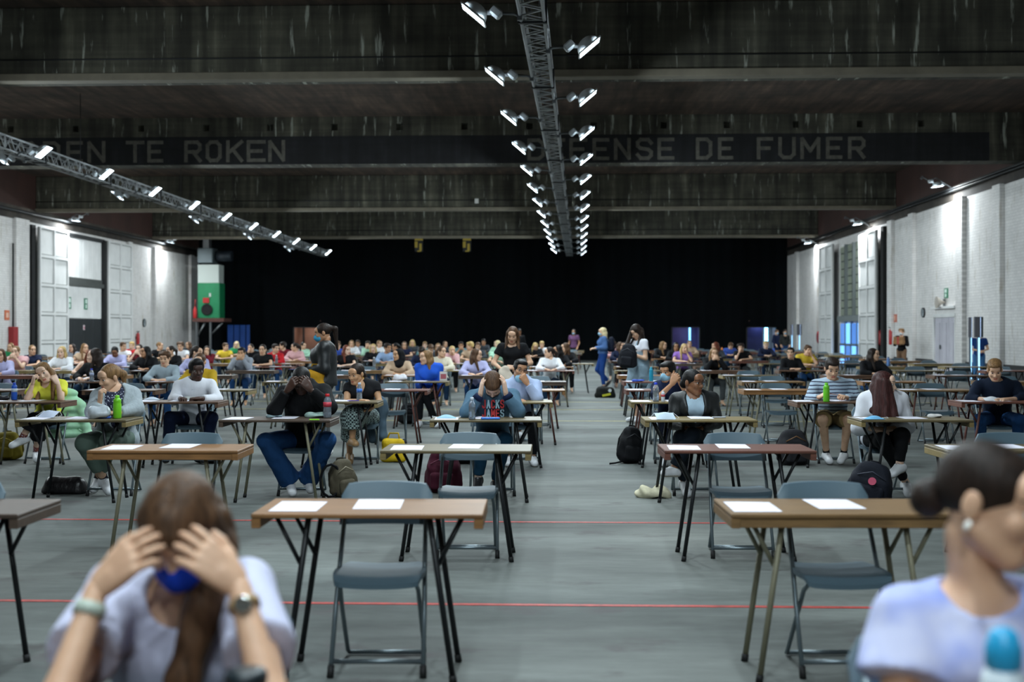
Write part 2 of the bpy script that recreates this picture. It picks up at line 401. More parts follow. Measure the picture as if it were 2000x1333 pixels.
def letter(ch, xa, xb, za, zb, y, parent, m=M_LETT, w=None, name='letter', dy=.006):
    w = w or (zb - za) * .16; b = MB(); h = w / 2
    for k, line in enumerate(LET[ch]):
        P = [((xa + h) + (xb - xa - w) * p[0], (za + h) + (zb - za - w) * p[1]) for p in line]
        for j, q in enumerate(stroke2d(P, w)):
            yo = y - dy - .0004 * (j + 3 * k)
            b.add([(v.x, yo, v.y) for v in q] + [(v.x, y, v.y) for v in q], [(0, 1, 2, 3), (7, 6, 5, 4), (0, 4, 5, 1), (1, 5, 6, 2), (2, 6, 7, 3), (3, 7, 4, 0)])
    return b.obj(name, m, parent)
z0, z1 = on_y(1000, 314, y2)[1], on_y(1000, 271, y2)[1]
for word, spans in (('VERBODEN', [(-134, -100), (-92, -58), (-49, -15), (-6, 26), (38, 72), (84, 118), (130, 162), (171, 206)]), ('TE', [(246, 282), (288, 319)]),
                    ('ROKEN', [(360, 394), (402, 433), (442, 475), (482, 519), (524, 557)]), ('DEFENSE', [(1030, 1064), (1072, 1104), (1112, 1147), (1157, 1190), (1199, 1232), (1242, 1275), (1284, 1317)]),
                    ('DE', [(1359, 1391), (1402, 1432)]), ('FUMER', [(1478, 1510), (1520, 1554), (1563, 1602), (1613, 1645), (1656, 1690)])):
    for ch, (a, b) in zip(word, spans):
        letter(ch, on_y(a, 300, y2)[0], on_y(b, 300, y2)[0], z0, z1, y2 - .008, beams[1])
# pipes along the walls
for yy, zz in ((0, 6.02), (0, 6.1)):
    MB().tube([(XR - .12, 8, zz), (XR - .12, YF - .3, zz)], .035, 6).obj('wall_pipe', M_DKST, None, label='upper dark conduit along the right wall' if zz > 6.05 else 'lower dark conduit along the right wall', category='pipe')
MB().tube([(XL + .2, 10, 6.0), (XL + .2, YF - .3, 6.0)], .06, 6).obj('wall_pipe', M_DKST, None, label='dark conduit along the top of the left wall', category='pipe')

# ---------------------------------------------------------------- gates and doors in the side walls
def slab_door(side, pa, pb, z1, nrow, label, name='sliding_door', off=.24):
    """big white sliding leaf with raised panel frames, on the wall face"""
    y = sorted((yR if side == 'right' else yL)(p) for p in (pa, pb))
    s = -1 if side == 'right' else 1; xw = XR if side == 'right' else XL
    x = xw + s * off
    o = MB().bb((x, y[0], .05), (x + s * .06, y[1], z1)).obj(name, mat((150, 152, 150), .6, 0, 'noise', 'groove_shade_grey', .3, .2), None, label=label, category='door')  # slab coloured grey so the grooves around the panels look shaded
    t = MB(); xf = x + s * .06; ym = (y[0] + y[1]) / 2
    rails = [.05 + (z1 - .05) * k / nrow for k in range(nrow + 1)]
    for k in range(nrow):
        for c in range(2):
            a = y[0] + .13 if c == 0 else ym + .09; b = ym - .09 if c == 0 else y[1] - .13
            MB().bb((xf - .001 * s, a, rails[k] + .09), (xf + s * .015, b, rails[k + 1] - .09), 0, .006).obj('panel', M_WPAINT, o)
    st = MB()
    for yy in (y[0] + .04, ym, y[1] - .04): st.bb((xf, yy - .05, .05), (xf + s * .06, yy + .05, z1))
    for z in rails: st.bb((xf, y[0], max(.05, z - .05)), (xf + s * .058, y[1], min(z1, z + .05)))
    st.obj('frame', M_WPAINT, o)
    return o
slab_door('left', 66, 122, 5.55, 5, 'wide white panelled sliding door left of the black gate, left wall')
slab_door('left', 203, 248, 5.55, 5, 'narrower white panelled sliding door right of the black gate, left wall')
slab_door('right', 1610, 1635, 5.5, 5, 'white panelled sliding door beyond the glazed gate, right wall')
slab_door('right', 1689, 1722, 5.5, 5, 'white panelled sliding door on the near side of the glazed gate')
for side, p in (('left', (57.5, 65)), ('right', (1725, 1730))):
    y = sorted((yR if side == 'right' else yL)(q) for q in p); s = -1 if side == 'right' else 1; xw = XR if side == 'right' else XL
    MB().bb((xw, y[0], 0), (xw + s * .2, y[1], 5.6)).obj('trim_%d' % (1 if side == 'left' else 2), M_BLACK, kind='structure')  # darkness of the gap beside the sliding door, put in as a black strip
# left gate: white upper cladding boards, beam, black lower doors
ya, yb = yL(124), yL(199)
g = link('gate', None, None, (0, 0, 0), label='tall loading gate with white cladding above black doors, left wall', category='gate')
nb = 8
for (za, zb) in ((2.12, 3.45), (3.8, 5.44)):
    for k in range(nb):
        a = ya + (yb - ya) * k / nb; b = ya + (yb - ya) * (k + 1) / nb
        MB().bb((XL, a + .01, za), (XL + .08, b - .01, zb), 0, .008).obj('cladding_board', M_WPAINT, g)
MB().bb((XL, ya, 3.45), (XL + .2, yb, 3.62)).bb((XL, ya, 3.62), (XL + .12, yb, 3.8)).obj('cross_beam', mat((70, 74, 72), .6, 0, 'noise', 'grey_beam', .5, .5), g)
for k in range(4):
    a = ya + (yb - ya) * k / 4; b = ya + (yb - ya) * (k + 1) / 4
    MB().bb((XL, a + .02, .02), (XL + .1, b - .02, 2.1), 0, .015).obj('black_door_leaf', mat((28, 34, 37), .6, 0, 'noise', 'black_door', .5, .4), g)
MB().bb((XL, yb + .02, 0), (XL + .24, yb + .24, 5.55)).obj('post', M_BLACK, g)  # solid black strip painted in for the narrow dark gap next to the gate
MB().bb((XL, ya - .2, 5.45), (XL + .14, yb + .24, 5.6)).obj('track_housing', M_DKST, g)
# right gate: pane grid above, day-lit doors below
ya, yb = yR(1685), yR(1639)
g = link('gate', None, None, (0, 0, 0), label='glazed gate with rows of frosted panes above day-lit blue glass doors', category='gate')
zz0, zz1, nr = 2.25, 5.35, 9
M_PANE = mat((150, 158, 140), .35, 0, 'noise', 'frosted_pane', 1, .4)
for c in range(3):
    a = ya + (yb - ya) * c / 3; b = ya + (yb - ya) * (c + 1) / 3
    for r in range(nr):
        MB().bb((XR - .05, a + .22, zz0 + (zz1 - zz0) * r / nr + .025), (XR - .02, b - .03, zz0 + (zz1 - zz0) * (r + 1) / nr - .025)).obj('pane', M_PANE, g)
    MB().bb((XR - .16, a, zz0), (XR, a + .2, zz1)).obj('mullion', mat((96, 104, 104), .6, 0, None, 'grey_mullion'), g)
MB().bb((XR - .02, ya, zz0), (XR, yb, zz1)).obj('glazing_bars', mat((58, 62, 60), .6), g)
MB().bb((XR - .2, ya, 2.0), (XR, yb, zz0)).obj('cross_beam', mat((120, 128, 128), .6), g)
M_DAY = mat((112, 180, 255), .2, 0, 'emit', 'daylit_glass', 1, 1.6); M_DAY2 = mat((96, 150, 235), .2, 0, 'emit', 'daylit_glass_dim', 1, .55)
for c in range(4):
    a = ya + (yb - ya) * c / 4; b = ya + (yb - ya) * (c + 1) / 4
    for r, (za, zb) in enumerate(((.15, .95), (1.05, 1.92))):
        MB().bb((XR - .06, a + .06, za), (XR - .03, b - .06, zb)).obj('pane', M_DAY if (c + r) % 2 else M_DAY2, g)
    MB().bb((XR - .1, a - .06, 0), (XR, a + .06, 2.0)).obj('door_stile', mat((110, 130, 150), .5), g)
MB().bb((XR - .1, ya, .95), (XR, yb, 1.05)).bb((XR - .1, ya, 0), (XR, yb, .15)).obj('door_rail', mat((110, 130, 150), .5), g)
# white triple door right wall
ya, yb = yR(1865), yR(1822)
d = MB().bb((XR - .1, ya, 2.02), (XR, yb, 2.14)).bb((XR - .1, ya, 0), (XR, ya + .08, 2.05)).bb((XR - .1, yb - .08, 0), (XR, yb, 2.05)).bb((XR - .16, ya - .1, 2.3), (XR, yb + .1, 2.38)).obj('door_4', M_WPAINT, kind='structure')
M_DOORW = mat((196, 194, 204), .5, 0, 'noise', 'door_white', .5, .2)
for k in range(3):
    a = ya + .08 + (yb - ya - .16) * k / 3; b = ya + .08 + (yb - ya - .16) * (k + 1) / 3
    lf = MB().bb((XR - .05, a + .012, .02), (XR - .01, b - .012, 2.02), 0, .004).obj('door_leaf', M_DOORW, d)
    MB().bb((XR - .07, a + .18, .2), (XR - .045, b - .18, 1.85), 0, .006).obj('panel', M_DOORW, lf)
MB().bb((XR - .1, ya + 1.5, .98), (XR - .06, ya + 1.56, 1.12)).obj('handle', M_STEEL, d)

# ---------------------------------------------------------------- things on the walls
def wall_thing(name, label, cat, side, px, py, build, off=0.0):
    xw = XR if side == 'right' else XL; s = -1 if side == 'right' else 1
    xw += s * off
    y, z = on_x(px, py, xw + s * .08)
    o = thing(name, label, cat, (xw, y, z))
    build(o, s)
    return o
def clock(r):
    def f(o, s):
        rot = Matrix.Rotation(R(90) * s, 3, 'Y')
        MB().lathe([(r, 0), (r, .05), (r * .9, .055), (r * .88, .03)], (0, 0, 0), 20, 0, rot).obj('case', M_BLACK, o)
        MB().lathe([(r * .88, .03), (r * .88, .036)], (0, 0, 0), 20, 0, rot).obj('dial', mat((150, 160, 165), .5), o)
        MB().bb((s * .037, -.01, 0), (s * .04, .01, r * .6)).bb((s * .037, 0, -.01), (s * .04, r * .45, .01)).obj('hands', M_BLACK, o)
    return f
wall_thing('wall_clock', 'round black-rimmed clock on the right wall beside the white door', 'clock', 'right', 1800, 611, clock(.17 * 36 / 36))
wall_thing('wall_clock', 'round black-rimmed clock on the left wall', 'clock', 'left', 284, 631, clock(.2))
def sign(w, h, col, fg, marks):
    def f(o, s):
        MB().bb((0, -w / 2, -h / 2), (s * .03, w / 2, h / 2), 0, .004).obj('plate', mat(col, .5), o)
        for (a, b, c, d_) in marks:
            MB().bb((s * .03, a * w, b * h), (s * .034, c * w, d_ * h)).obj('mark', mat(fg, .5), o)
    return f
EXM = [(-.3, .05, .3, .4), (-.2, -.4, .2, -.05)]
wall_thing('exit_sign', 'green emergency exit sign on the left part of the white gate', 'sign', 'left', 138.5, 592, sign(.32, .48, (20, 110, 78), (215, 235, 225), EXM), .081)
wall_thing('exit_sign', 'green emergency exit sign on the right part of the white gate', 'sign', 'left', 170.5, 594, sign(.32, .48, (20, 110, 78), (215, 235, 225), EXM), .081)
wall_thing('exit_sign', 'green exit sign high above the white door, right wall', 'sign', 'right', 1844, 573, sign(.34, .32, (30, 120, 84), (215, 235, 225), EXM))
wall_thing('fire_sign', 'orange sign on the left wall near the photo edge', 'sign', 'left', 17, 616, sign(.36, .36, (206, 110, 72), (225, 190, 170), [(-.25, -.25, .25, .25)]))
wall_thing('fire_sign', 'orange sign above the fire extinguisher, right wall', 'sign', 'right', 1745, 622, sign(.4, .3, (196, 108, 84), (215, 160, 140), [(-.3, -.3, .3, .3)]))
wall_thing('notice', 'small red and white notice on the black gate doors', 'sign', 'left', 167, 640, sign(.12, .2, (214, 200, 205), (176, 50, 70), [(-.3, -.3, .3, .1)]), .101)
def reel(o, s):
    rot = Matrix.Rotation(R(90) * s, 3, 'Y')
    MB().lathe([(.28, .06), (.28, .2), (.22, .22), (.06, .22)], (0, 0, 0), 20, 0, rot).obj('drum', mat((150, 42, 44), .5), o)
    MB().tube([(s * .14, .29 * math.cos(a), .29 * math.sin(a)) for a in [k * .35 for k in range(18)]], .03, 6, closed=True).obj('hose', mat((120, 34, 36), .6), o)
    MB().bb((0, -.08, -.08), (s * .07, .08, .08)).obj('bracket', M_DKST, o)
wall_thing('hose_reel', 'red fire hose reel farther along the right wall', 'hose reel', 'right', 1602, 659, reel)
wall_thing('hose_reel', 'red fire hose reel beside the tall black gap, right wall', 'hose reel', 'right', 1722, 660, reel)
def exting(o, s):
    MB().lathe([(.075, -.3), (.08, -.27), (.08, .2), (.05, .26), (.03, .28)], (s * .12, 0, 0), 12).obj('cylinder', mat((178, 34, 36), .4), o)
    MB().lathe([(.03, .28), (.03, .34)], (s * .12, 0, 0), 8).bb((s * .05, -.02, .33), (s * .2, .02, .36)).obj('valve', M_BLACK, o)
    MB().tube([(s * .12, .02, .31), (s * .14, .11, .2), (s * .14, .1, -.2)], .014, 6).obj('hose', M_BLACK, o)
    MB().bb((0, -.05, .0), (s * .05, .05, .1)).obj('bracket', M_DKST, o)
wall_thing('fire_extinguisher', 'red fire extinguisher on the right wall next to the orange sign', 'fire extinguisher', 'right', 1742, 658, exting)
wall_thing('fire_extinguisher', 'red fire extinguisher on the far left wall near the clock', 'fire extinguisher', 'left', 268, 662, exting)
def cabinet(o, s):
    MB().bb((0, -.18, -.55), (s * .22, .18, .55), 0, .02).obj('body', mat((150, 36, 38), .5), o)
    MB().tube([(s * .1, 0, .55), (s * .1, 0, 3.6)], .035, 6).obj('riser_pipe', M_DKST, o)
wall_thing('hose_cabinet', 'tall red hose cabinet with riser pipe, far left wall', 'cabinet', 'left', 24.5, 668, cabinet)
def horn(o, s):
    MB().lathe([(.05, 0), (.06, .1), (.19, .26), (.2, .28)], (0, 0, 0), 14, 0, Matrix.Rotation(R(90) * s, 3, 'Y')).obj('horn', mat((176, 168, 158), .5), o)
    MB().bb((0, -.04, -.16), (s * .06, .04, .1)).obj('bracket', M_STEEL, o)
wall_thing('horn_speaker', 'pale horn loudspeaker above the white door, right wall', 'loudspeaker', 'right', 1841, 591, horn)
def bell(o, s):
    MB().bb((0, -.14, -.22), (s * .12, .14, .22), 0, .02).obj('body', mat((70, 78, 78), .5), o)
    MB().bb((s * .12, -.08, -.1), (s * .15, .08, .1)).obj('face', mat((170, 174, 170), .5), o)
wall_thing('wall_box', 'small grey box on the right wall above the hose reel', 'box', 'right', 1603, 631, bell)
# hanging yellow and black signs below the farthest beam
for px, lab in ((818, 'left'), (912, 'right')):
    x, zt = on_y(px, 461, BY[3]); zb = on_y(px, 492, BY[3])[1]
    o = thing('hanging_sign', 'tattered yellow and black sign under the farthest beam, %s of two' % lab, 'sign', (x, BY[3] + .02, zb))
    MB().bb((-.2, -.01, 0), (.2, .01, zt - zb), 0, .004).obj('board', M_BLACK, o)
    for k, (a, b, c, d_) in enumerate([(-.2, .55, .2, .68), (-.2, .2, -.06, .5), (.02, .05, .14, .4), (-.08, .0, .1, .06)]):
        MB().bb((a, -.016, b), (c, -.009, d_)).obj('mark', mat((150, 128, 40), .7), o)
wb = MB().bb((-.07, -.02, -.09), (.07, 0, .09)).obj('white_plate', mat((200, 200, 196), .6), beams[2], loc=pt(931, 393, BY[2] - .03))

# ventilation tower on its platform, far left corner
ty = 62.5
tx = lambda px: on_y(px, 600, ty)[0]
tz = lambda py: on_y(400, py, ty)[1]
t = thing('ventilation_unit', 'green and white ventilation tower on a steel platform, far left corner', 'ventilation', (0, 0, 0))
xa, xb, xd = tx(386), tx(416), tx(429)
MB().bb((xa, ty, tz(622)), (xb + .35, ty + 1.0, tz(553)), 0, .02).obj('lower_casing', mat((24, 132, 84), .5, 0, 'noise', 'green_casing', .5, .3), t)
MB().bb((xa, ty + .02, tz(553)), (xb + .3, ty + 1.0, tz(517)), 0, .01).obj('upper_casing', mat((196, 206, 200), .5), t)
MB().bb((xa + .02, ty - .1, tz(514)), (xb, ty + .9, tz(485)), 0, .02).obj('grille_box', mat((92, 104, 108), .5, .3), t)
for k in range(8): MB().bb((xa + .06, ty - .125, tz(512) + k * .09), (xb - .04, ty - .1, tz(512) + k * .09 + .04)).obj('louvre', mat((120, 132, 136), .5, .3), t)
MB().bb((xa + .25, ty + .1, tz(485)), (xb - .25, ty + .6, 6.6)).obj('duct', M_STEEL, t)
MB().tube([(xb + .1, ty + .4, tz(500)), (xb + .9, ty + .4, tz(500))], .28, 14).obj('outlet_duct', mat((44, 52, 60), .5, .3), t)
MB().lathe([(.3, 0), (.3, .05), (.24, .06), (.2, .02)], ((xa + xb) / 2 + .1, ty - .02, tz(605)), 18, 0, Matrix.Rotation(R(90), 3, 'X')).obj('fan_ring', M_BLACK, t)
MB().bb((xa + .3, ty - .06, tz(592)), (xa + .62, ty, tz(582))).obj('switch_box', mat((180, 40, 38), .5), t)
MB().bb((xb - .2, ty - .04, tz(580)), (xb - .1, ty, tz(573))).obj('label_plate', mat((205, 210, 205), .5), t)
p = thing('platform', 'small steel platform with diagonal braces carrying the ventilation tower', 'platform', (0, 0, 0))
MB().bb((tx(379), ty - .3, tz(629)), (tx(440), ty + 1.2, tz(622))).obj('deck', mat((92, 58, 50), .7, 0, 'noise', 'rusty_deck', .6, .5), p)
for px in (384, 411): MB().bb((tx(px), ty - .2, 0), (tx(px) + .1, ty - .1, tz(629))).obj('post', M_STEEL, p)
for a, b in (((384, 660), (402, 631)), ((411, 655), (436, 631))): MB().tube([(tx(a[0]) + .05, ty - .15, tz(a[1])), (tx(b[0]), ty - .15, tz(b[1]))], .05, 6).obj('brace', M_STEEL, p)
e = thing('fire_extinguisher', 'red fire extinguisher standing on the ventilation platform', 'fire extinguisher', (tx(383), ty - .2, tz(622)))
MB().lathe([(.09, 0), (.1, .03), (.1, .45), (.05, .55), (.03, .62)], (0, 0, 0), 12).obj('cylinder', mat((190, 36, 36), .4), e)
MB().tube([(0, 0, .6), (.02, 0, 1.0)], .03, 6).obj('valve', mat((150, 40, 36), .5), e)
# blue folding doors standing in front of the drapes
b = thing('folding_screen', 'blue four-panel folding screen before the black drapes', 'screen', (0, 0, 0))
for k, (a, c) in enumerate(((444, 455), (456, 467), (468.5, 479), (480, 487))):
    MB().bb((on_y(a, 640, 65)[0], 65 + .06 * (k % 2), 0), (on_y(c, 640, 65)[0], 65.08 + .06 * (k % 2), on_y(460, 635, 65)[1]), 0, .02).obj('panel', mat((34, 84, 168), .5, 0, 'noise', 'blue_panel', .4, .3), b)

# ---------------------------------------------------------------- trusses and floodlights
M_ALU = mat((176, 180, 182), .45, .35, None, 'aluminium')
M_HOUS = mat((205, 212, 214), .4, .1, None, 'lamp_housing')
M_LENS = mat((225, 242, 255), .3, 0, 'emit', 'lamp_lens', 1, 30)
SEG = 2.0
tm = MB(); hw = .145
for sx in (-1, 1):
    for sz in (0, 1): tm.tube([(sx * hw, 0, sz * .29), (sx * hw, SEG, sz * .29)], .025, 6)
nd = 8
for k in range(nd):
    a, b = SEG * k / nd, SEG * (k + 1) / nd
    fl_ = k % 2
    for sx in (-1, 1): tm.tube([(sx * hw, a, .29 * fl_), (sx * hw, b, .29 * (1 - fl_))], .011, 4, caps=False)
    for sz in (0, 1): tm.tube([(hw * (1 - 2 * fl_), a, .29 * sz), (-hw * (1 - 2 * fl_), b, .29 * sz)], .011, 4, caps=False)
for y in (.02, SEG - .02):
    tm.tube([(-hw, y, 0), (hw, y, 0)], .015, 5); tm.tube([(-hw, y, .29), (hw, y, .29)], .015, 5); tm.tube([(-hw, y, 0), (-hw, y, .29)], .015, 5); tm.tube([(hw, y, 0), (hw, y, .29)], .015, 5)
ME_TRUSS = tm.mesh('truss_segment', M_ALU)
ME_JOINT = MB().bb((-.18, -.03, -.035), (.18, .03, .0)).bb((-.18, -.03, -.03), (-.15, .03, .32)).bb((.15, -.03, -.03), (.18, .03, .32)).mesh('coupler', M_DKST)
ME_HANG = MB().tube([(0, 0, .3), (0, 0, 2.05)], .008, 5).mesh('hanger_cable', M_DKST)
ZT = 5.44
def truss(label, xf, y0, y1):
    o = thing('lighting_truss', label, 'truss', (xf(y0), y0, ZT), -math.atan2(xf(y1) - xf(y0), y1 - y0))
    n_ = int(round((y1 - y0) / SEG))
    for k in range(n_):
        link('truss_segment', ME_TRUSS, o, (0, k * SEG, 0))
        if k and k % 2 == 0: link('coupler', ME_JOINT, o, (0, k * SEG, 0))
        if k % 4 == 1: link('hanger_cable', ME_HANG, o, (0, k * SEG + .4, 0))
    MB().tube([(-.09, .2, .33), (-.07, (y1 - y0) * .5, .32), (-.1, y1 - y0 - .2, .33)], .02, 5).obj('power_cable', M_BLACK, o)
    return o
xc = lambda y: -.61 + .0217 * y
xl = lambda y: -11.85
truss('long aluminium lighting truss running down the middle of the hall', xc, -9.0, 61.0)
truss('long aluminium lighting truss over the left side of the hall', xl, 11.0, 61.0)
# one floodlight, outward = +x
TILT = R(40)
RT = Matrix.Rotation(-TILT, 3, 'Y')
lm = MB()
def dome(u, v):
    th = math.pi * u; ph = math.pi * v     # half ellipsoid above the lens plane
    return RT @ Vector((.175 * math.cos(th), .15 * math.sin(th) * math.cos(ph), .15 * math.sin(th) * math.sin(ph))) + Vector((.3, 0, .03))
lm.sheet(dome, 12, 10)
ME_DOME = lm.mesh('housing', M_HOUS)
ME_RIM = MB().tube([RT @ Vector((x, y, 0)) + Vector((.3, 0, .03)) for x, y in ((-.18, -.155), (.18, -.155), (.18, .155), (-.18, .155))], .014, 6, closed=True).mesh('rim', M_HOUS)
ME_LENS = MB().box(RT @ Vector((0, 0, 0)) + Vector((.3, 0, .03)), (.33, .28, .012), 0, RT).mesh('lens', M_LENS)
ME_GEAR = MB().box((.02, 0, .05), (.15, .13, .11), 0, RT, .02).tube([(.06, 0, .05), (.16, 0, .05)], .03, 8).mesh('gear_box', mat((176, 182, 184), .45, .2))
ME_BRK = MB().tube([(-.27, 0, .0), (-.2, 0, .03), (-.04, 0, .04)], .02, 6).bb((-.3, -.03, -.05), (-.24, .03, .05)).mesh('bracket', M_STEEL)
LAMP_LOC = RT @ Vector((0, 0, -.02)) + Vector((.3, 0, .03))
def floodlight(label, x, y, z, rz, watts, col, group):
    o = thing('floodlight', label, 'floodlight', (x, y, z), rz, group)
    for nm, me in (('housing', ME_DOME), ('rim', ME_RIM), ('lens', ME_LENS), ('gear_box', ME_GEAR), ('bracket', ME_BRK)): link(nm, me, o)
    L = bpy.data.lights.new('flood', 'AREA'); L.shape = 'RECTANGLE'; L.size = .3; L.size_y = .24; L.energy = watts; L.color = col
    lo = link('lamp_light', L, o, LAMP_LOC); lo.rotation_euler = (0, -TILT, 0)
    return o
for k in range(-6, 14):
    y = 14.7 + 3.55 * k
    for s in (-1, 1):
        yy = y + (1.75 if s > 0 else 0)
        if yy > 60: continue
        near = 'behind the camera' if yy < 12 else None
        n_ = k + 1
        lab = '%s floodlight from the front on the %s side of the middle truss' % (ORD[n_] if n_ > 0 else 'unseen', 'left' if s < 0 else 'right')
        if n_ <= 0: lab = '%s floodlight nearer than the photo shows, %s side of the middle truss' % (ORD[1 - n_], 'left' if s < 0 else 'right')
        floodlight(lab, xc(yy) + s * .42, yy, ZT - .02, 0 if s > 0 else math.pi, LAMP_W, (.82, .95, 1.0), 'floodlights on the middle truss')
for k in range(-3, 10):
    y = 25.6 + 3.62 * k; n_ = k + 1
    if y > 60: continue
    floodlight('%s floodlight from the photo edge along the left truss' % ORD[n_] if n_ > 0 else '%s floodlight beyond the left photo edge on the left truss' % ORD[1 - n_], -11.85 + .42, y, ZT - .02, 0, LAMP_W, (.85, .96, 1.0), 'floodlights on the left truss')
    if k % 2 == 0 and k >= 0:
        floodlight('floodlight added to brighten the wall, far side of the left truss, %s one' % ORD[k // 2 + 1], -11.85 - .42, y + 1.0, ZT - .02, math.pi, LAMP_W * 1.8, (.88, .97, 1.0), 'wall-brightening floodlights on the left truss far side')  # far-side lamps mostly added, and boosted, to brighten the left wall
for side, px, py in (('right', 1815, 356), ('right', 1662, 432), ('right', 1567, 470), ('right', 2350, 120), ('left', 160, 425), ('left', 343, 469), ('left', -330, 300)):
    s = -1 if side == 'right' else 1; xw = (XR if side == 'right' else XL) + s * .85
    y, z = on_x(px, py, xw)
    o = floodlight('floodlight on the %s wall at photo height %s' % (side, {356: 'above the white door', 432: 'above the glazed gate', 470: 'near the black drapes', 425: 'above the white sliding door', 469: 'near the ventilation tower'}.get(py, 'outside the photo')), xw, y, z, math.pi if s > 0 else 0, WALL_LAMP_W * (.85 if s > 0 else .8), (.9, .97, 1.0), 'wall floodlights')
    o.rotation_euler = (0, R(32), math.pi if s > 0 else 0)
    MB().tube([(-.02, 0, .06), (.1, 0, .22), (.84, 0, .22)], .02, 6).obj('wall_arm', M_STEEL, o)
# ================================================================ desks, chairs, papers
def solid_panel(mb, fn, nu, nv, th, mi=0):
    """thick curved panel: fn(u,v) -> (point, normal)"""
    A = [[None] * (nv + 1) for _ in range(nu + 1)]; B = [[None] * (nv + 1) for _ in range(nu + 1)]
    for i in range(nu + 1):
        for j in range(nv + 1):
            p, n_ = fn(i / nu, j / nv); A[i][j] = Vector(p); B[i][j] = Vector(p) + Vector(n_) * th
    mb.sheet(lambda u, v: A[round(u * nu)][round(v * nv)], nu, nv, mi)
    mb.sheet(lambda u, v: B[round(u * nu)][round((1 - v) * nv)], nu, nv, mi)
    for i in range(nu):
        mb.add([A[i][0], A[i + 1][0], B[i + 1][0], B[i][0]], [(3, 2, 1, 0)], mi); mb.add([A[i][nv], A[i + 1][nv], B[i + 1][nv], B[i][nv]], [(0, 1, 2, 3)], mi)
    for j in range(nv):
        mb.add([A[0][j], A[0][j + 1], B[0][j + 1], B[0][j]], [(0, 1, 2, 3)], mi); mb.add([A[nu][j], A[nu][j + 1], B[nu][j + 1], B[nu][j]], [(3, 2, 1, 0)], mi)
    return mb
DT = .745        # desk top height
WOODS = {'brown': (112, 82, 62), 'orange': (158, 112, 66), 'oak': (146, 112, 70), 'mahogany': (124, 76, 62), 'olive': (118, 104, 72), 'dark': (92, 74, 62), 'yellow': (150, 130, 84)}
WOODS = {k: tuple(int(x * .9) for x in c) for k, c in WOODS.items()}
M_WOOD = {k: mat(c, .5, 0, 'wood', k + '_wood') for k, c in WOODS.items()}
M_EDGE = {k: mat(tuple(min(255, int(x * 1.08)) for x in c), .55, 0, 'wood', k + '_edge', 2) for k, c in WOODS.items()}
M_EDGE['olive'] = M_EDGE['yellow']
M_LEG = {'black': mat((24, 27, 30), .45, .2, None, 'black_leg'), 'beige': mat((132, 128, 106), .5, .2, None, 'beige_leg'), 'red': mat((92, 52, 44), .5, .1, None, 'red_brown_leg')}
M_CAP = mat((14, 15, 16), .7, 0, None, 'rubber_cap')
CACHE = {}
def cached(key, fn):
    if key not in CACHE: CACHE[key] = fn()
    return CACHE[key]
def leg_pts(sx, sy, z): # point on a desk leg at height z
    t = (DT - .02 - z) / (DT - .02)
    return (sx * (.263 + .105 * t), sy * .17, z)
def desk_meshes(wood, edge, leg):
    d = {}
    d['tabletop'] = cached(('top', wood), lambda: MB().bb((-.5, -.24, DT - .02), (.5, .24, DT), 0, .004).mesh('tabletop', M_WOOD[wood]))
    if edge == 'apron':
        d['front_rail'] = cached(('apron', wood), lambda: MB().bb((-.485, -.232, DT - .062), (.485, -.212, DT - .0205), 0, .003).mesh('front_rail', M_EDGE[wood]))
    d['end'] = cached(('end', wood), lambda: MB().bb((-.02, -.236, DT - .064), (.02, .236, DT - .0205), 0, .003).mesh('end_batten', M_EDGE[wood]))
    for sx in (-1, 1):
        for sy in (-1, 1):
            d['leg', sx, sy] = cached(('leg', leg, sx, sy), lambda: MB().tube([leg_pts(sx, sy, .02), leg_pts(sx, sy, DT - .02)], .0135, 8).mesh('leg', M_LEG[leg]))
            d['cap', sx, sy] = cached(('cap', sx, sy), lambda: MB().tube([leg_pts(sx, sy, 0.0), leg_pts(sx, sy, .035)], .0165, 8).mesh('foot_cap', M_CAP))
            d['brace', sx, sy] = cached(('brace', leg, sx, sy), lambda: MB().tube([(sx * .405, sy * .155, DT - .03), (leg_pts(sx, sy, .5)[0], sy * .155, .5)], .0105, 7).mesh('brace', M_LEG[leg]))
    d['bar'] = cached(('bar', leg), lambda: MB().tube([(0, -.18, DT - .03), (0, .18, DT - .03)], .012, 7).mesh('cross_bar', M_LEG[leg]))
    return d
def desk(label, loc, rz, wood, edge, leg, full=True):
    if not full:
        def mk():
            m = MB().bb((-.5, -.24, DT - .02), (.5, .24, DT), 0).bb((-.5, -.236, DT - .06), (-.46, .236, DT - .02), 1).bb((.46, -.236, DT - .06), (.5, .236, DT - .02), 1)
            if edge == 'apron': m.bb((-.485, -.232, DT - .062), (.485, -.212, DT - .02), 1)
            for sx in (-1, 1):
                for sy in (-1, 1):
                    m.tube([leg_pts(sx, sy, 0), leg_pts(sx, sy, DT - .02)], .0135, 4, 2, caps=False)
                    m.tube([(sx * .405, sy * .155, DT - .03), (leg_pts(sx, sy, .5)[0], sy * .155, .5)], .0105, 4, 2, caps=False)
            return m.mesh('exam_desk', [M_WOOD[wood], M_EDGE[wood], M_LEG[leg]])
        return link('exam_desk', cached(('lowdesk', wood, edge, leg), mk), None, loc, rz, label=label, category='desk', group='exam desks in rows')
    o = thing('exam_desk', label, 'desk', loc, rz, 'exam desks in rows')
    d = desk_meshes(wood, edge, leg)
    link('tabletop', d['tabletop'], o)
    if 'front_rail' in d: link('front_rail', d['front_rail'], o)
    for sx in (-1, 1): link('end_batten', d['end'], o, (sx * .48, 0, 0)); link('cross_bar', d['bar'], o, (sx * .263, 0, 0))
    for sx in (-1, 1):
        for sy in (-1, 1):
            lg = link('leg', d['leg', sx, sy], o); link('foot_cap', d['cap', sx, sy], lg)
            link('brace', d['brace', sx, sy], o)
    return o
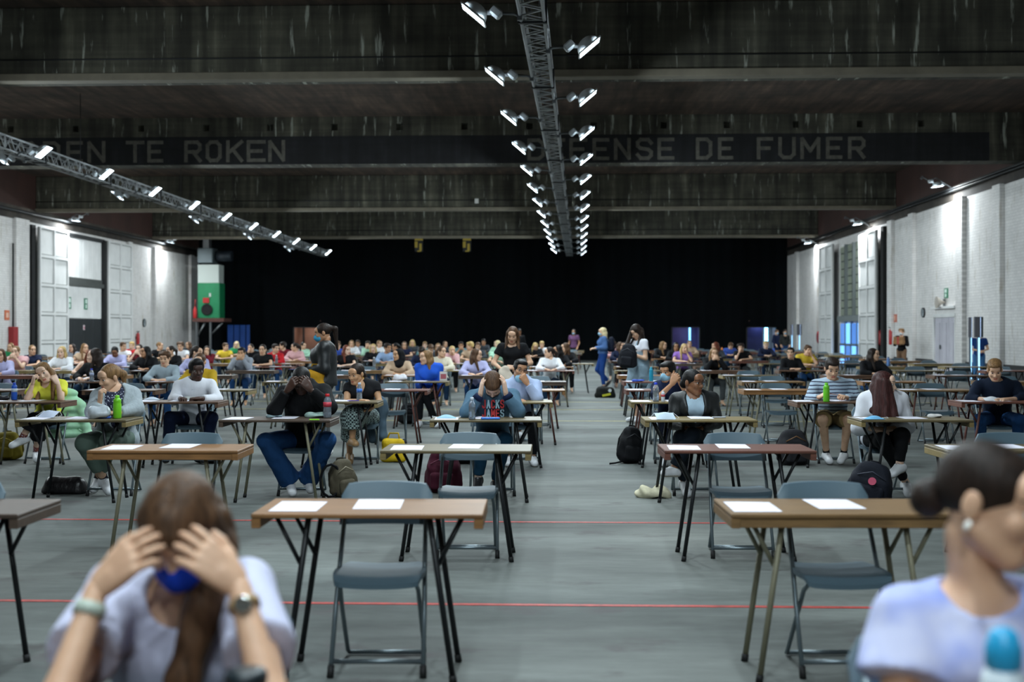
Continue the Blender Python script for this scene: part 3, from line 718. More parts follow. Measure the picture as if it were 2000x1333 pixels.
# chair: origin on the floor under the seat centre, faces -y
M_SEATP = mat((82, 103, 115), .5, 0, None, 'blue_grey_plastic'); M_CHROM = mat((118, 130, 136), .38, .7, None, 'grey_tube')
def seat_fn(u, v):
    x = (u - .5); y = (v - .5)
    w = .41 * (1 - .12 * max(0, y) * 2) ; r = 1 - .10 * (abs(2 * x) ** 6) * (abs(2 * y) ** 3)
    z = .437 + .012 * (2 * x) ** 2 - .03 * max(0, -(y + .38)) * 6 * 1.0 + .004
    return (x * w * r, y * .38 * r, z), (0, 0, -1)
def back_fn(u, v):
    x = (u - .5) * .43; zz = v
    cut = max(0, abs(u - .5) * 2 - .82) / .18
    top = .815 - .05 * cut ** 2.2 - .012 * (abs(u - .5) * 2) ** 2
    z = .625 + (top - .625) * zz
    y = .185 + .075 * zz - .10 * ((u - .5) * 2) ** 2 * .32 + .015
    return (x, y, z), (0, 1, .12)
def side_pts(s): return [(s * .205, -.15, .02), (s * .20, -.02, .30), (s * .195, .055, .46), (s * .19, .165, .66), (s * .185, .2, .74)]
def rear_pts(s): return [(s * .165, -.13, .425), (s * .175, -.06, .37), (s * .178, .02, .26), (s * .18, .2, .03), (s * .178, .225, .014)]

def chair_meshes():
    d = {}
    d['seat'] = solid_panel(MB(), seat_fn, 10, 8, .022).mesh('seat', M_SEATP)
    d['backrest'] = solid_panel(MB(), back_fn, 14, 5, .016).mesh('backrest', M_SEATP)
    for s in (-1, 1):
        d['front', s] = MB().tube(side_pts(s), .011, 8).mesh('front_leg', M_CHROM)
        d['rear', s] = MB().tube(rear_pts(s), .0105, 8).mesh('rear_leg', M_CHROM)
        d['foot', s] = MB().tube([(s * .2053, -.156, 0.0), (s * .204, -.135, .05)], .0155, 8).mesh('foot_cap', M_CAP)
    d['cross_f'] = MB().tube([(-.203, -.128, .066), (.203, -.128, .066)], .011, 8).mesh('front_bar', M_CHROM)
    d['cross_r'] = MB().tube([(-.178, .225, .014), (.178, .225, .014)], .0105, 8).mesh('rear_bar', M_CHROM)
    m = MB(); solid_panel(m, seat_fn, 4, 3, .022); solid_panel(m, back_fn, 6, 2, .016)
    for s in (-1, 1): m.tube(side_pts(s), .011, 4, 1, caps=False); m.tube(rear_pts(s), .0105, 4, 1, caps=False)
    m.tube([(-.203, -.128, .066), (.203, -.128, .066)], .011, 4, 1, caps=False); m.tube([(-.178, .225, .014), (.178, .225, .014)], .0105, 4, 1, caps=False)
    d['low'] = m.mesh('folding_chair', [M_SEATP, M_CHROM])
    return d
CHM = chair_meshes()
def chair(label, loc, rz, full=True):
    if not full:
        return link('folding_chair', CHM['low'], None, loc, rz, label=label, category='chair', group='folding chairs at the desks')
    o = thing('folding_chair', label, 'chair', loc, rz, 'folding chairs at the desks')
    link('seat', CHM['seat'], o); link('backrest', CHM['backrest'], o)
    for s in (-1, 1):
        lg = link('front_leg', CHM['front', s], o); link('foot_cap', CHM['foot', s], lg)
        link('rear_leg', CHM['rear', s], o)
    link('front_bar', CHM['cross_f'], o); link('rear_bar', CHM['cross_r'], o)
    return o
# papers
M_PAPER = mat((236, 234, 246), .7, 0, 'noise', 'paper', 2, .06)
def mk_paper():
    m = MB(); solid_panel(m, lambda u, v: (((u - .5) * .21, (v - .5) * .297, .0012 + .0015 * math.sin(u * 2.5 + 1) * v), (0, 0, -1)), 4, 4, .0008)
    return m.mesh('exam_paper', M_PAPER)
ME_PAPER = mk_paper()

# ---- the seating grid
PITCH = 2.75; D0 = 5.127 + .24       # depth of the first desk row's centre line
COLX = {-k: -.93 - 1.87 * (k - 1) for k in range(1, 11)}; COLX.update({k: .93 + 1.87 * (k - 1) for k in range(1, 7)})
def rowd(n): return D0 + PITCH * n
def slot_px(n, c): return 1160 + COLX[c] * F / (rowd(n) - .24)
# measured centre pixel, wood, edge, legs for the near rows
NEAR = {(0, -2): (-137, 'dark', 'batten', 'black'), (0, -1): (731, 'orange', 'batten', 'black'), (0, 1): (1628, 'oak', 'apron', 'beige'),
        (1, -2): (337, 'orange', 'apron', 'beige'), (1, -1): (895, 'olive', 'batten', 'black'), (1, 1): (1435, 'mahogany', 'batten', 'black'), (1, 2): (1972, 'olive', 'batten', 'black'),
        (2, -3): (157, 'olive', 'batten', 'black'), (2, -2): (547, 'dark', 'batten', 'beige'), (2, -1): (950, 'olive', 'batten', 'black'), (2, 1): (1363, 'yellow', 'batten', 'black'), (2, 2): (1776, 'olive', 'batten', 'black'),
        (3, -4): (50, 'brown', 'batten', 'beige'), (3, -3): (351, 'brown', 'batten', 'black'), (3, -2): (658, 'olive', 'batten', 'black'), (3, -1): (993, 'yellow', 'batten', 'black'), (3, 1): (1315, 'yellow', 'batten', 'black'), (3, 2): (1633, 'brown', 'batten', 'black'), (3, 3): (1951, 'mahogany', 'batten', 'red'),
        (4, -5): (-26, 'brown', 'batten', 'beige'), (4, -4): (243, 'brown', 'batten', 'black'), (4, -3): (499, 'olive', 'batten', 'black'), (4, -2): (767, 'mahogany', 'batten', 'red'), (4, -1): (1032, 'orange', 'batten', 'red'), (4, 1): (1292, 'mahogany', 'batten', 'red'), (4, 2): (1518, 'orange', 'apron', 'beige'), (4, 3): (1820, 'oak', 'batten', 'red')}
NROW = 18
rg = random.Random(11)
SLOT = {}
wk = list(WOODS)
for n in range(NROW):
    for c in COLX:
        px = slot_px(n, c); d = rowd(n)
        if (n, c) in NEAR: px, wood, edge, leg = NEAR[n, c]
        else:
            wood, edge, leg = rg.choice(wk), rg.choice(['batten', 'batten', 'apron']), rg.choice(['black', 'black', 'black', 'beige', 'red'])
            px += rg.uniform(-.04, .04) * F / d
        half = .52 * F / d
        if px + half < -10 or px - half > 2010: continue
        g_ = ground(px, d)
        if g_.x < XL + 1.6 or g_.x > XR - 1.9: continue
        SLOT[n, c] = (px, d, wood, edge, leg, rg.uniform(-.02, .02) + YAW * .5)
# ================================================================ people: smooth implicit bodies turned into meshes
A3 = lambda *v: np.array(v, dtype=np.float64)
def _rc(P, a, b, ra, rb):
    ba = b - a; L2 = max(float(ba @ ba), 1e-12); pa = P - a.astype(np.float32)
    t = np.clip((pa @ ba.astype(np.float32)) / L2, 0, 1)
    q = pa - t[..., None] * ba.astype(np.float32)
    return np.sqrt((q * q).sum(-1)) - (ra + t * (rb - ra))
def _el(P, c, r, M):
    q = (P - c.astype(np.float32)) @ M.astype(np.float32)      # columns of M are the axes
    r = np.asarray(r, np.float32)
    k0 = np.sqrt(((q / r) ** 2).sum(-1)); k1 = np.sqrt(((q / (r * r)) ** 2).sum(-1))
    return k0 * (k0 - 1) / np.maximum(k1, 1e-6)
I3 = np.eye(3)
def _bx(P, c, hf, M, r):
    q = np.abs((P - c.astype(np.float32)) @ M.astype(np.float32)) - (np.asarray(hf, np.float32) - r)
    return np.sqrt((np.maximum(q, 0) ** 2).sum(-1)) + np.minimum(q.max(-1), 0) - r
def rbox(c, hf, r, M=I3, k=.02, op='+'): return (op, 'b', A3(*c), tuple(hf), np.asarray(M, float), r, k, 0)
def cone(a, b, ra, rb, k=.02, op='+', cut=0): return (op, 'c', A3(*a), A3(*b), ra, rb, k, cut)
def ell(c, r, M=I3, k=.02, op='+'): return (op, 'e', A3(*c), tuple(r), np.asarray(M, float), None, k, 0)
def plane(p, n_): n_ = A3(*n_); return ('&', 'p', A3(*p), n_ / np.linalg.norm(n_), 0, 0, 0, 0)
def sdf_grid(prims, h, rip=0.0):
    lo = np.full(3, 1e9); hi = np.full(3, -1e9)
    for p in prims:
        if p[0] != '+': continue
        if p[1] == 'c':
            for q, r in ((p[2], p[4]), (p[3], p[5])): lo = np.minimum(lo, q - r); hi = np.maximum(hi, q + r)
        else:
            e_ = np.sqrt(((p[4] * np.array(p[3])) ** 2).sum(1)) * (1.75 if p[1] == 'b' else 1); lo = np.minimum(lo, p[2] - e_); hi = np.maximum(hi, p[2] + e_)
    lo -= 2.6 * h + rip; hi += 2.6 * h + rip
    n_ = np.ceil((hi - lo) / h).astype(int) + 1
    ax = [(lo[i] + h * np.arange(n_[i])).astype(np.float32) for i in range(3)]
    D = np.full(n_, .25, np.float32)
    for p in prims:
        op, kd, k = p[0], p[1], p[6]
        if kd == 'p':
            X = (ax[0][:, None, None] - p[2][0]) * p[3][0] + (ax[1][None, :, None] - p[2][1]) * p[3][1] + (ax[2][None, None, :] - p[2][2]) * p[3][2]
            D = np.maximum(D, X.astype(np.float32)); continue
        m = k + 3 * h
        if kd == 'c':
            l_ = np.minimum(p[2] - p[4], p[3] - p[5]) - m; u_ = np.maximum(p[2] + p[4], p[3] + p[5]) + m
        else:
            e_ = np.sqrt(((p[4] * np.array(p[3])) ** 2).sum(1)) * (1.75 if p[1] == 'b' else 1); l_ = p[2] - e_ - m; u_ = p[2] + e_ + m
        i0 = np.clip(((l_ - lo) / h).astype(int), 0, n_); i1 = np.clip(((u_ - lo) / h).astype(int) + 2, 0, n_)
        if (i1 <= i0).any(): continue
        sl = tuple(slice(a, b) for a, b in zip(i0, i1))
        P = np.stack(np.meshgrid(ax[0][sl[0]], ax[1][sl[1]], ax[2][sl[2]], indexing='ij'), -1)
        if kd == 'c':
            d = _rc(P, p[2], p[3], p[4], p[5])
            if p[7]:
                t = p[3] - p[2]; t = t / max(np.linalg.norm(t), 1e-9)
                d = np.maximum(d, ((P - p[3].astype(np.float32)) @ t.astype(np.float32)))
        elif kd == 'b': d = _bx(P, p[2], p[3], p[4], p[5])
        else: d = _el(P, p[2], p[3], p[4])
        S = D[sl]
        if op == '+':
            hh = np.maximum(k - np.abs(S - d), 0) / max(k, 1e-6)
            D[sl] = np.minimum(S, d) - hh * hh * k * .25
        else:
            d = -d; hh = np.maximum(k - np.abs(S - d), 0) / max(k, 1e-6)
            D[sl] = np.maximum(S, d) + hh * hh * k * .25
    if rip:
        X, Y, Z = ax[0][:, None, None], ax[1][None, :, None], ax[2][None, None, :]
        D = D + rip * (np.sin(31 * X + 17 * Z + 5 * Y) * np.sin(23 * Y - 13 * Z + 3) * .7 + .5 * np.sin(47 * Z + 19 * X - 29 * Y)).astype(np.float32)
    return D, lo, h
def surfnet(D, lo, h):
    S = D < 0
    c = np.zeros(tuple(x - 1 for x in D.shape), np.int8)
    for a in (0, 1):
        for b in (0, 1):
            for e in (0, 1): c += S[a:S.shape[0] - 1 + a, b:S.shape[1] - 1 + b, e:S.shape[2] - 1 + e]
    act = (c > 0) & (c < 8); idx = np.full(c.shape, -1, np.int64); I, J, K = np.nonzero(act); n_ = len(I); idx[I, J, K] = np.arange(n_)
    acc = np.zeros((n_, 3)); cnt = np.zeros(n_)
    off = [(a, b, e) for a in (0, 1) for b in (0, 1) for e in (0, 1)]
    V = {o: D[I + o[0], J + o[1], K + o[2]] for o in off}
    for o in off:
        for axx in range(3):
            if o[axx] == 0:
                o2 = tuple(1 if q == axx else o[q] for q in range(3)); v0, v1 = V[o], V[o2]; m = (v0 < 0) != (v1 < 0)
                t = v0[m] / (v0[m] - v1[m]); p = np.tile(np.array(o, float), (m.sum(), 1)); p[:, axx] += t
                acc[m] += p; cnt[m] += 1
    verts = (np.stack([I, J, K], 1) + acc / cnt[:, None]) * h + lo
    Q = []
    for axx in range(3):
        b, e = (axx + 1) % 3, (axx + 2) % 3
        s0 = [slice(None)] * 3; s1 = [slice(None)] * 3; s0[axx] = slice(0, -1); s1[axx] = slice(1, None)
        for s in (s0, s1): s[b] = slice(1, -1); s[e] = slice(1, -1)
        A, B = S[tuple(s0)], S[tuple(s1)]
        for flip, msk in ((0, A & ~B), (1, ~A & B)):
            G = np.stack(np.nonzero(msk), 1)
            if not len(G): continue
            G[:, b] += 1; G[:, e] += 1
            def cell(db, de):
                g2 = G.copy(); g2[:, b] -= db; g2[:, e] -= de; return idx[g2[:, 0], g2[:, 1], g2[:, 2]]
            q = np.stack([cell(1, 1), cell(0, 1), cell(0, 0), cell(1, 0)], 1)
            Q.append(q[:, ::-1] if flip else q)
    Q = np.concatenate(Q) if Q else np.zeros((0, 4), int)
    return verts, Q[(Q >= 0).all(1)]
def soften(V, Q, it=1):
    for _ in range(it):
        s = np.zeros_like(V); c = np.zeros(len(V))
        for k in range(4):
            a, b = Q[:, k], Q[:, (k + 1) % 4]
            for d in range(3): s[:, d] += np.bincount(a, V[b, d], len(V)) + np.bincount(b, V[a, d], len(V))
            c += np.bincount(a, None, len(V)) + np.bincount(b, None, len(V))
        V = V * .5 + .5 * s / np.maximum(c, 1)[:, None]
    return V
def net(prims, h, rip=0.0, it=1):
    V, Q = surfnet(*sdf_grid(prims, h, rip))
    return soften(V, Q, it), Q
def npmesh(name, chunks, mats):
    """chunks: list of (V, Q, mi-array or int)"""
    me = bpy.data.meshes.new(name); o = 0; VV = []; QQ = []; MM = []
    for V, Q, mi in chunks:
        VV.append(V); QQ.append(Q + o); o += len(V); MM.append(np.full(len(Q), mi, np.int32) if np.isscalar(mi) else mi)
    V = np.concatenate(VV); Q = np.concatenate(QQ); M = np.concatenate(MM).astype(np.int32)
    me.vertices.add(len(V)); me.vertices.foreach_set('co', V.astype(np.float32).ravel())
    me.loops.add(len(Q) * 4); me.loops.foreach_set('vertex_index', Q.astype(np.int32).ravel())
    me.polygons.add(len(Q)); me.polygons.foreach_set('loop_start', np.arange(0, len(Q) * 4, 4, dtype=np.int32))
    me.polygons.foreach_set('material_index', M); me.polygons.foreach_set('use_smooth', np.ones(len(Q), bool))
    me.update(calc_edges=True); me.validate()
    for m in mats: me.materials.append(m)
    return me
def rotm(yaw=0, pitch=0, roll=0):
    """head turn: yaw + = face turns to screen right, pitch + = looks down, roll + = top of head tips to screen right"""
    M = Matrix.Rotation(R(yaw), 3, 'Z') @ Matrix.Rotation(R(pitch), 3, 'X') @ Matrix.Rotation(R(roll), 3, 'Y')
    return np.array(M)
def unit(v): v = np.asarray(v, float); return v / max(np.linalg.norm(v), 1e-9)

SKIN = {'pale': (230, 196, 172), 'fair': (218, 178, 148), 'tan': (186, 140, 106), 'olive': (202, 158, 120), 'brown': (136, 94, 66), 'dark': (70, 46, 36)}
HAIRC = {'blonde': (196, 166, 108), 'platinum': (222, 204, 160), 'lightbrown': (132, 100, 66), 'brown': (84, 60, 42), 'dark': (42, 32, 27), 'black': (22, 20, 20), 'red': (112, 58, 40), 'auburn': (62, 34, 32)}
M_LIP = {k: mat(tuple(int(x * y) for x, y in zip(c, (.86, .62, .62))), .5, 0, None, 'lips') for k, c in SKIN.items()}
M_EYED = mat((40, 30, 26), .4, 0, None, 'eye_dark'); M_EYEW = mat((215, 210, 205), .35, 0, None, 'eye_white')
def skinm(k): return mat(SKIN[k], .5, 0, 'skin', k + '_skin')
def hairm(k): return mat(HAIRC[k], .5, 0, 'hair', k + '_hair')

def head_prims(c, M, s=1.0, jaw=1.0):
    T = lambda p: c + M @ (A3(*p) * s)
    e = lambda p, r, k=.018, op='+': ell(T(p), tuple(x * s for x in r), M, k * s, op)
    q = lambda a, b, ra, rb, k=.015, op='+': cone(T(a), T(b), ra * s, rb * s, k * s, op)
    P = [e((0, .018, .036), (.074, .093, .08)), e((0, -.03, -.03), (.059 * jaw, .064, .077), .03), e((0, -.062, -.09), (.026 * jaw, .026, .022), .03)]
    for x in (-1, 1):
        P += [q((x * .052 * jaw, .0, -.055), (x * .02, -.062, -.096), .018, .015, .03), e((x * .037, -.066, -.022), (.022, .02, .022), .02), ]
    P += [q((-.034, -.079, .027), (.034, -.079, .027), .013, .013, .02), e((0, -.07, .055), (.05, .022, .03), .03)]
    for x in (-1, 1): P += [e((x * .031, -.098, .006), (.016, .0115, .0095), .011, '-')]
    P += [q((0, -.084, .012), (0, -.104, -.026), .008, .0125, .012), e((.012, -.094, -.032), (.009, .010, .008), .008), e((-.012, -.094, -.032), (.009, .010, .008), .008)]
    P += [e((0, -.085, -.06), (.025, .012, .007), .006), e((0, -.083, -.071), (.02, .012, .0075), .006)]
    for x in (-1, 1): P += [e((x * .077, .014, -.002), (.011, .02, .032), .008)]
    P += [q((0, .022, -.045), (0, .028, -.09), .05, .044, .03)]
    return P
def head_chunk(c, M, s, h, jaw=1.0):
    V, Q = net(head_prims(c, M, s, jaw), h)
    L = (V - c) @ M / s; C = L[Q].mean(1)
    mi = np.zeros(len(Q), np.int32)
    mi[(np.abs(C[:, 0]) < .023) & (C[:, 2] < -.055) & (C[:, 2] > -.078) & (C[:, 1] < -.088)] = 1
    mi[(((np.abs(C[:, 0]) - .034) / .021) ** 2 + ((C[:, 2] - .031 - .004 * (1 - ((np.abs(C[:, 0]) - .034) / .02) ** 2)) / .0042) ** 2 < 1) & (C[:, 1] < -.06)] = 2
    if h > .0075:
        mi[(((np.abs(C[:, 0]) - .031) / .014) ** 2 + ((C[:, 2] - .006) / .008) ** 2 < 1) & (C[:, 1] < -.06)] = 3
    return V, Q, mi
def hand_prims(w, dirf, back, thumb, curl=(25, 35, 20), spread=3, s=1.0, thumb_in=0):
    y = unit(dirf); z = np.asarray(back, float); z = unit(z - y * (z @ y)); x = np.cross(y, z)
    T = lambda p: w + (x * p[0] + y * p[1] + z * p[2]) * s
    P = []
    fx = [.033, .0115, -.0105, -.031]; fy = [.09, .094, .09, .081]; fl_ = [.070, .078, .072, .056]
    P.append(ell(T((0, .05, 0)), (.036 * s, .05 * s, .0145 * s), np.stack([x, y, z], 1), .012 * s))
    for i in range(4):
        bx = fx[i] * thumb; P.append(cone(T((bx * .55, 0, 0)), T((bx, fy[i], .002)), .0155 * s, .0112 * s, .012 * s))
        p = A3(bx, fy[i], .002); a = 0.0; sp = R(spread * (1.5 - i)) * thumb
        for seg, (fr, cc, r0, r1) in enumerate(((.45, curl[0], .0098, .009), (.31, curl[1], .009, .0082), (.24, curl[2], .0082, .0066))):
            a += R(cc); q = p + A3(math.sin(sp) * math.cos(a), math.cos(a) * math.cos(sp), -math.sin(a)) * fl_[i] * fr
            P.append(cone(T(p), T(q), r0 * s, r1 * s, .004 * s)); p = q
    t = thumb
    P.append(cone(T((t * .018, .012, -.004)), T((t * (.044 - .01 * thumb_in), .048, -.014 - .01 * thumb_in)), .0155 * s, .0125 * s, .012 * s))
    P.append(cone(T((t * (.044 - .01 * thumb_in), .048, -.014 - .01 * thumb_in)), T((t * (.056 - .026 * thumb_in), .08, -.02 - .014 * thumb_in)), .0118 * s, .0105 * s, .004 * s))
    P.append(cone(T((t * (.056 - .026 * thumb_in), .08, -.02 - .014 * thumb_in)), T((t * (.058 - .034 * thumb_in), .105, -.024 - .014 * thumb_in)), .0105 * s, .008 * s, .004 * s))
    P.append(cone(T((0, -.02, 0)), T((0, .03, 0)), .0215 * s, .02 * s, .01 * s))
    return P

SEATED = dict(pelvis=(0, .05, .54), chest=(0, -.03, .86), neck=(0, -.05, 1.005), head=(0, -.085, 1.125),
              sL=(-.165, -.035, .955), sR=(.165, -.035, .955), eL=(-.25, -.25, .80), eR=(.25, -.25, .80), wL=(-.10, -.41, .785), wR=(.10, -.41, .785),
              hL=(-.085, .04, .515), hR=(.085, .04, .515), kL=(-.13, -.37, .515), kR=(.13, -.37, .515), aL=(-.13, -.33, .10), aR=(.13, -.33, .10), tL=(-.15, -.47, .035), tR=(.15, -.47, .035))
STAND = dict(pelvis=(0, 0, .93), chest=(0, .0, 1.24), neck=(0, .01, 1.41), head=(0, -.02, 1.54), sL=(-.165, .0, 1.36), sR=(.165, .0, 1.36), eL=(-.22, .03, 1.09), eR=(.22, .03, 1.09), wL=(-.2, -.12, .93), wR=(.2, -.12, .93),
             hL=(-.085, 0, .9), hR=(.085, 0, .9), kL=(-.09, -.02, .5), kR=(.09, -.02, .5), aL=(-.1, .02, .09), aR=(.1, .02, .09), tL=(-.12, -.13, .035), tR=(.12, -.13, .035))
def spine_frame(J):
    z = unit(J['chest'] - J['pelvis']); x = unit(J['sR'] - J['sL']); x = unit(x - z * (x @ z)); y = np.cross(z, x)
    zp = z; xp = unit(J['hR'] - J['hL']); xp = unit(xp - zp * (xp @ zp)); yp = np.cross(zp, xp)
    return np.stack([x, y, z], 1), np.stack([xp, yp, zp], 1)
def torso(J, g, w, k=.05):
    M, MP = spine_frame(J); mid = (J['pelvis'] * .5 + J['chest'] * .5); f = J['fem']
    P = [ell(J['pelvis'] - MP[:, 2] * .01, ((.148 + .012 * f) * g + w, .112 * g + w, .115 + w), MP, k), ell(mid, ((.136 - .016 * f) * g + w, .10 * g + w, .15 + w), M, k), ell(J['chest'] + M[:, 2] * .01, ((.15 - .008 * f) * g + w, .105 * g + w, .15 + w), M, k)]
    up = J['chest'] + M[:, 2] * .105
    for s in ('L', 'R'): P.append(cone(up * .75 + J['s' + s] * .25, J['s' + s], .058 * g + w * .8, .048 * g + w * .6, k))
    if f:
        for x in (-1, 1): P.append(ell(J['chest'] + M @ A3(x * .066, -.075, .015), (.06 + w, .052 + w, .058 + w), M, .04))
    return P
def limb(J, a, b, c, ra, rb, rc, w, k=.025, cut=0):
    return [cone(J[a], J[b], ra + w, rb + w, k), cone(J[b], J[c], rb * 1.02 + w, rc + w, k * .6, '+', cut)]
def person_parts(pose, look, h=.014, hh=.006, hd=.0048, key=None):
    """returns list of (part name, mesh, label)"""
    J = {k: A3(*v) for k, v in pose.items() if k in SEATED}
    J['fem'] = look.get('fem', 0); g = look.get('girth', 1.0); hs = look.get('hs', 1.0)
    HM = rotm(*pose.get('rot', (0, 0, 0))); out = []
    sk = look['skin']
    # --- body: one surface from head to feet
    P = torso(J, g * .97, -.004)
    up = (J['neck'] + J['chest']) / 2
    P += [cone(J['neck'] - unit(J['neck'] - J['chest']) * .03, J['head'] + HM @ A3(0, .03, -.075), .056, .05, .035)]
    for s in ('L', 'R'):
        P += limb(J, 's' + s, 'e' + s, 'w' + s, .046 * g, .037 * g, .025, 0)
        P += limb(J, 'h' + s, 'k' + s, 'a' + s, .076 * g, .053 * g, .034, 0)
        P += [cone(J['a' + s] + A3(0, .015, -.03), J['t' + s], .033, .024, .03)]
    chunks = [(*net(P, h), 0), head_chunk(J['head'], HM, hs, hh, look.get('jaw', 1.0))]
    for s, th in (('L', -1), ('R', 1)):
        hp = pose.get('hand' + s)
        fd = unit(J['w' + s] - J['e' + s])
        if hp is None: hp = dict(dir=fd, back=(0, 0, 1))
        d = hp.get('dir', fd)
        # thumb side: x = dir x back ; person's right hand is on screen left
        chunks.append((*net(hand_prims(J['w' + s] + unit(d) * .012, d, hp.get('back', (0, 0, 1)), th, hp.get('curl', (25, 35, 20)), hp.get('spread', 3), hp.get('s', 1.0) * (.96 if J['fem'] else 1.04), hp.get('thumb_in', 0)), hd), 0))
    out.append(('body', npmesh('body', chunks, [skinm(sk), M_LIP[sk], hairm(look['hair'][1]), M_EYED]), None))
    if hh <= .0075 and not look.get('noeyes'):
        for x in (-1, 1):
            c = J['head'] + HM @ (A3(x * .031, -.0765, .006) * hs)
            m = MB(); rr = .0128 * hs
            def ball(u, v):
                th = math.pi * v; ph = 2 * math.pi * u
                return Vector(c + HM @ (A3(math.sin(th) * math.cos(ph), -math.cos(th), math.sin(th) * math.sin(ph)) * rr))
            m.sheet(ball, 12, 8)
            for i, f in enumerate(m.f): m.m[i] = 1 if (i % 8) < 2 else 0
            out.append(('eye', m.mesh('eye', [M_EYEW, M_EYED]), None))
    # --- top
    tk, tm_ = look['top'][0], look['top'][1]
    w = look.get('loose', .016); P = torso(J, g, w, .06); M, MP = spine_frame(J)
    if tk != 'none':
        SW = look.get('sleeve_w', .012)
        for s in ('L', 'R'):
            sh, el_, wr_ = J['s' + s], J['e' + s], J['w' + s]
            if tk in ('long', 'hoodie', 'jacket', 'cardigan'):
                P += [cone(sh, el_, .05 * g + SW * .8, .044 * g + SW, .03), cone(el_, el_ + (wr_ - el_) * look.get('cuff', .93), .045 * g + SW, .032 + SW * .7, .025, '+', 1)]
            elif tk == 'short':
                P += [cone(sh, sh + (el_ - sh) * look.get('cuff', .55), .05 * g + SW * .7, .052 * g + SW * 1.4, .03, '+', 1)]
            elif tk == 'elbow':
                P += [cone(sh, el_, .05 * g + SW * .8, .044 * g + SW, .03), cone(el_, el_ + (wr_ - el_) * .25, .047 * g + SW, .044 + SW, .02, '+', 1)]
        hem = look.get('hem', .06); P.append(plane(J['pelvis'] - MP[:, 2] * hem, -MP[:, 2]))
        if tk == 'hoodie':
            nk = J['neck']; r_ = .085
            ring = [nk + M @ A3(r_ * math.sin(a), -r_ * .8 * math.cos(a) + .015, -.03 + .05 * (1 - math.cos(a)) / 2) for a in [2 * math.pi * i / 10 for i in range(10)]]
            for i in range(10): P.append(cone(ring[i], ring[(i + 1) % 10], .03 + .016 * (1 - math.cos(2 * math.pi * i / 10)) / 2, .03 + .016 * (1 - math.cos(2 * math.pi * (i + 1) / 10)) / 2, .02))
        nw = look.get('neckline', .066)
        fw = unit(M @ A3(0, -1, 0))
        P.append(cone(J['neck'] - M[:, 2] * .02 + fw * .02, J['head'], nw, nw * 1.0, .012, '-'))
        vn = look.get('vneck', 0)
        if vn: P.append(cone(J['neck'] + fw * .10, J['neck'] + fw * .135 - M[:, 2] * vn, .055, .012, .01, '-'))
        if tk in ('jacket', 'cardigan'):   # open front
            ow = look.get('open', .05)
            P.append(cone(J['neck'] + fw * .11, J['chest'] + fw * .17 - M[:, 2] * .1, ow * 1.5, ow * 1.1, .02, '-')); P.append(cone(J['chest'] + fw * .17 - M[:, 2] * .1, J['pelvis'] + fw * .18, ow * 1.1, ow * look.get('openlow', .35), .02, '-'))
        V, Q = net(P, h, look.get('rip', .0035))
        out.append((look.get('topname', {'hoodie': 'hoodie', 'jacket': 'jacket', 'cardigan': 'cardigan'}.get(tk, 'top')), npmesh('top', [(V, Q, 0)], [tm_]), None))
        if tk in ('jacket', 'cardigan'):
            P2 = torso(J, g * .985, .006, .05) + [plane(J['pelvis'] - MP[:, 2] * .03, -MP[:, 2]), cone(J['neck'] + fw * .03 - M[:, 2] * .02, J['head'], .07, .07, .01, '-')]
            out.append(('shirt', npmesh('shirt', [(*net(P2, h), 0)], [look['shirt']]), None))
    # --- trousers / skirt / shorts
    bk, bm = look['bottom'][0], look['bottom'][1]
    if bk:
        MPz = MP[:, 2]; P = [ell(J['pelvis'] - MPz * .015, ((.152 + .012 * J['fem']) * g + .008, .116 * g + .008, .12), MP, .05)]
        for s in ('L', 'R'):
            hp, kn, an = J['h' + s], J['k' + s], J['a' + s]
            if bk == 'trousers': fw_ = look.get('flare', .045); P += [cone(hp, kn, .084 * g + .008, .062 * g + .008, .03), cone(kn, kn + (an - kn) * look.get('ankle', .93), .062 * g + .008, fw_ + .006, .02, '+', 1)]
            elif bk == 'shorts': P += [cone(hp, hp + (kn - hp) * 1.0, .088 * g + .01, .078 * g + .012, .03, '+', 1)]
            elif bk == 'skirt': P += [cone(hp, kn, .095 * g + .01, .085 * g + .01, .09), cone(kn, kn + (an - kn) * look.get('skirt', .4), .085 * g + .01, .10 * g + .012, .07, '+', 1)]
        if bk == 'skirt': P.append(cone((J['hL'] + J['hR']) / 2, (J['kL'] + J['kR']) / 2, .09, .085, .08))
        out.append(({'trousers': 'trousers', 'shorts': 'shorts', 'skirt': 'skirt'}[bk], npmesh('trousers', [(*net(P, h, look.get('rip', .003)), 0)], [bm]), None))
    # --- shoes
    sm = look.get('shoe', mat((226, 228, 232), .5, 0, 'noise', 'white_shoe', 3, .2))
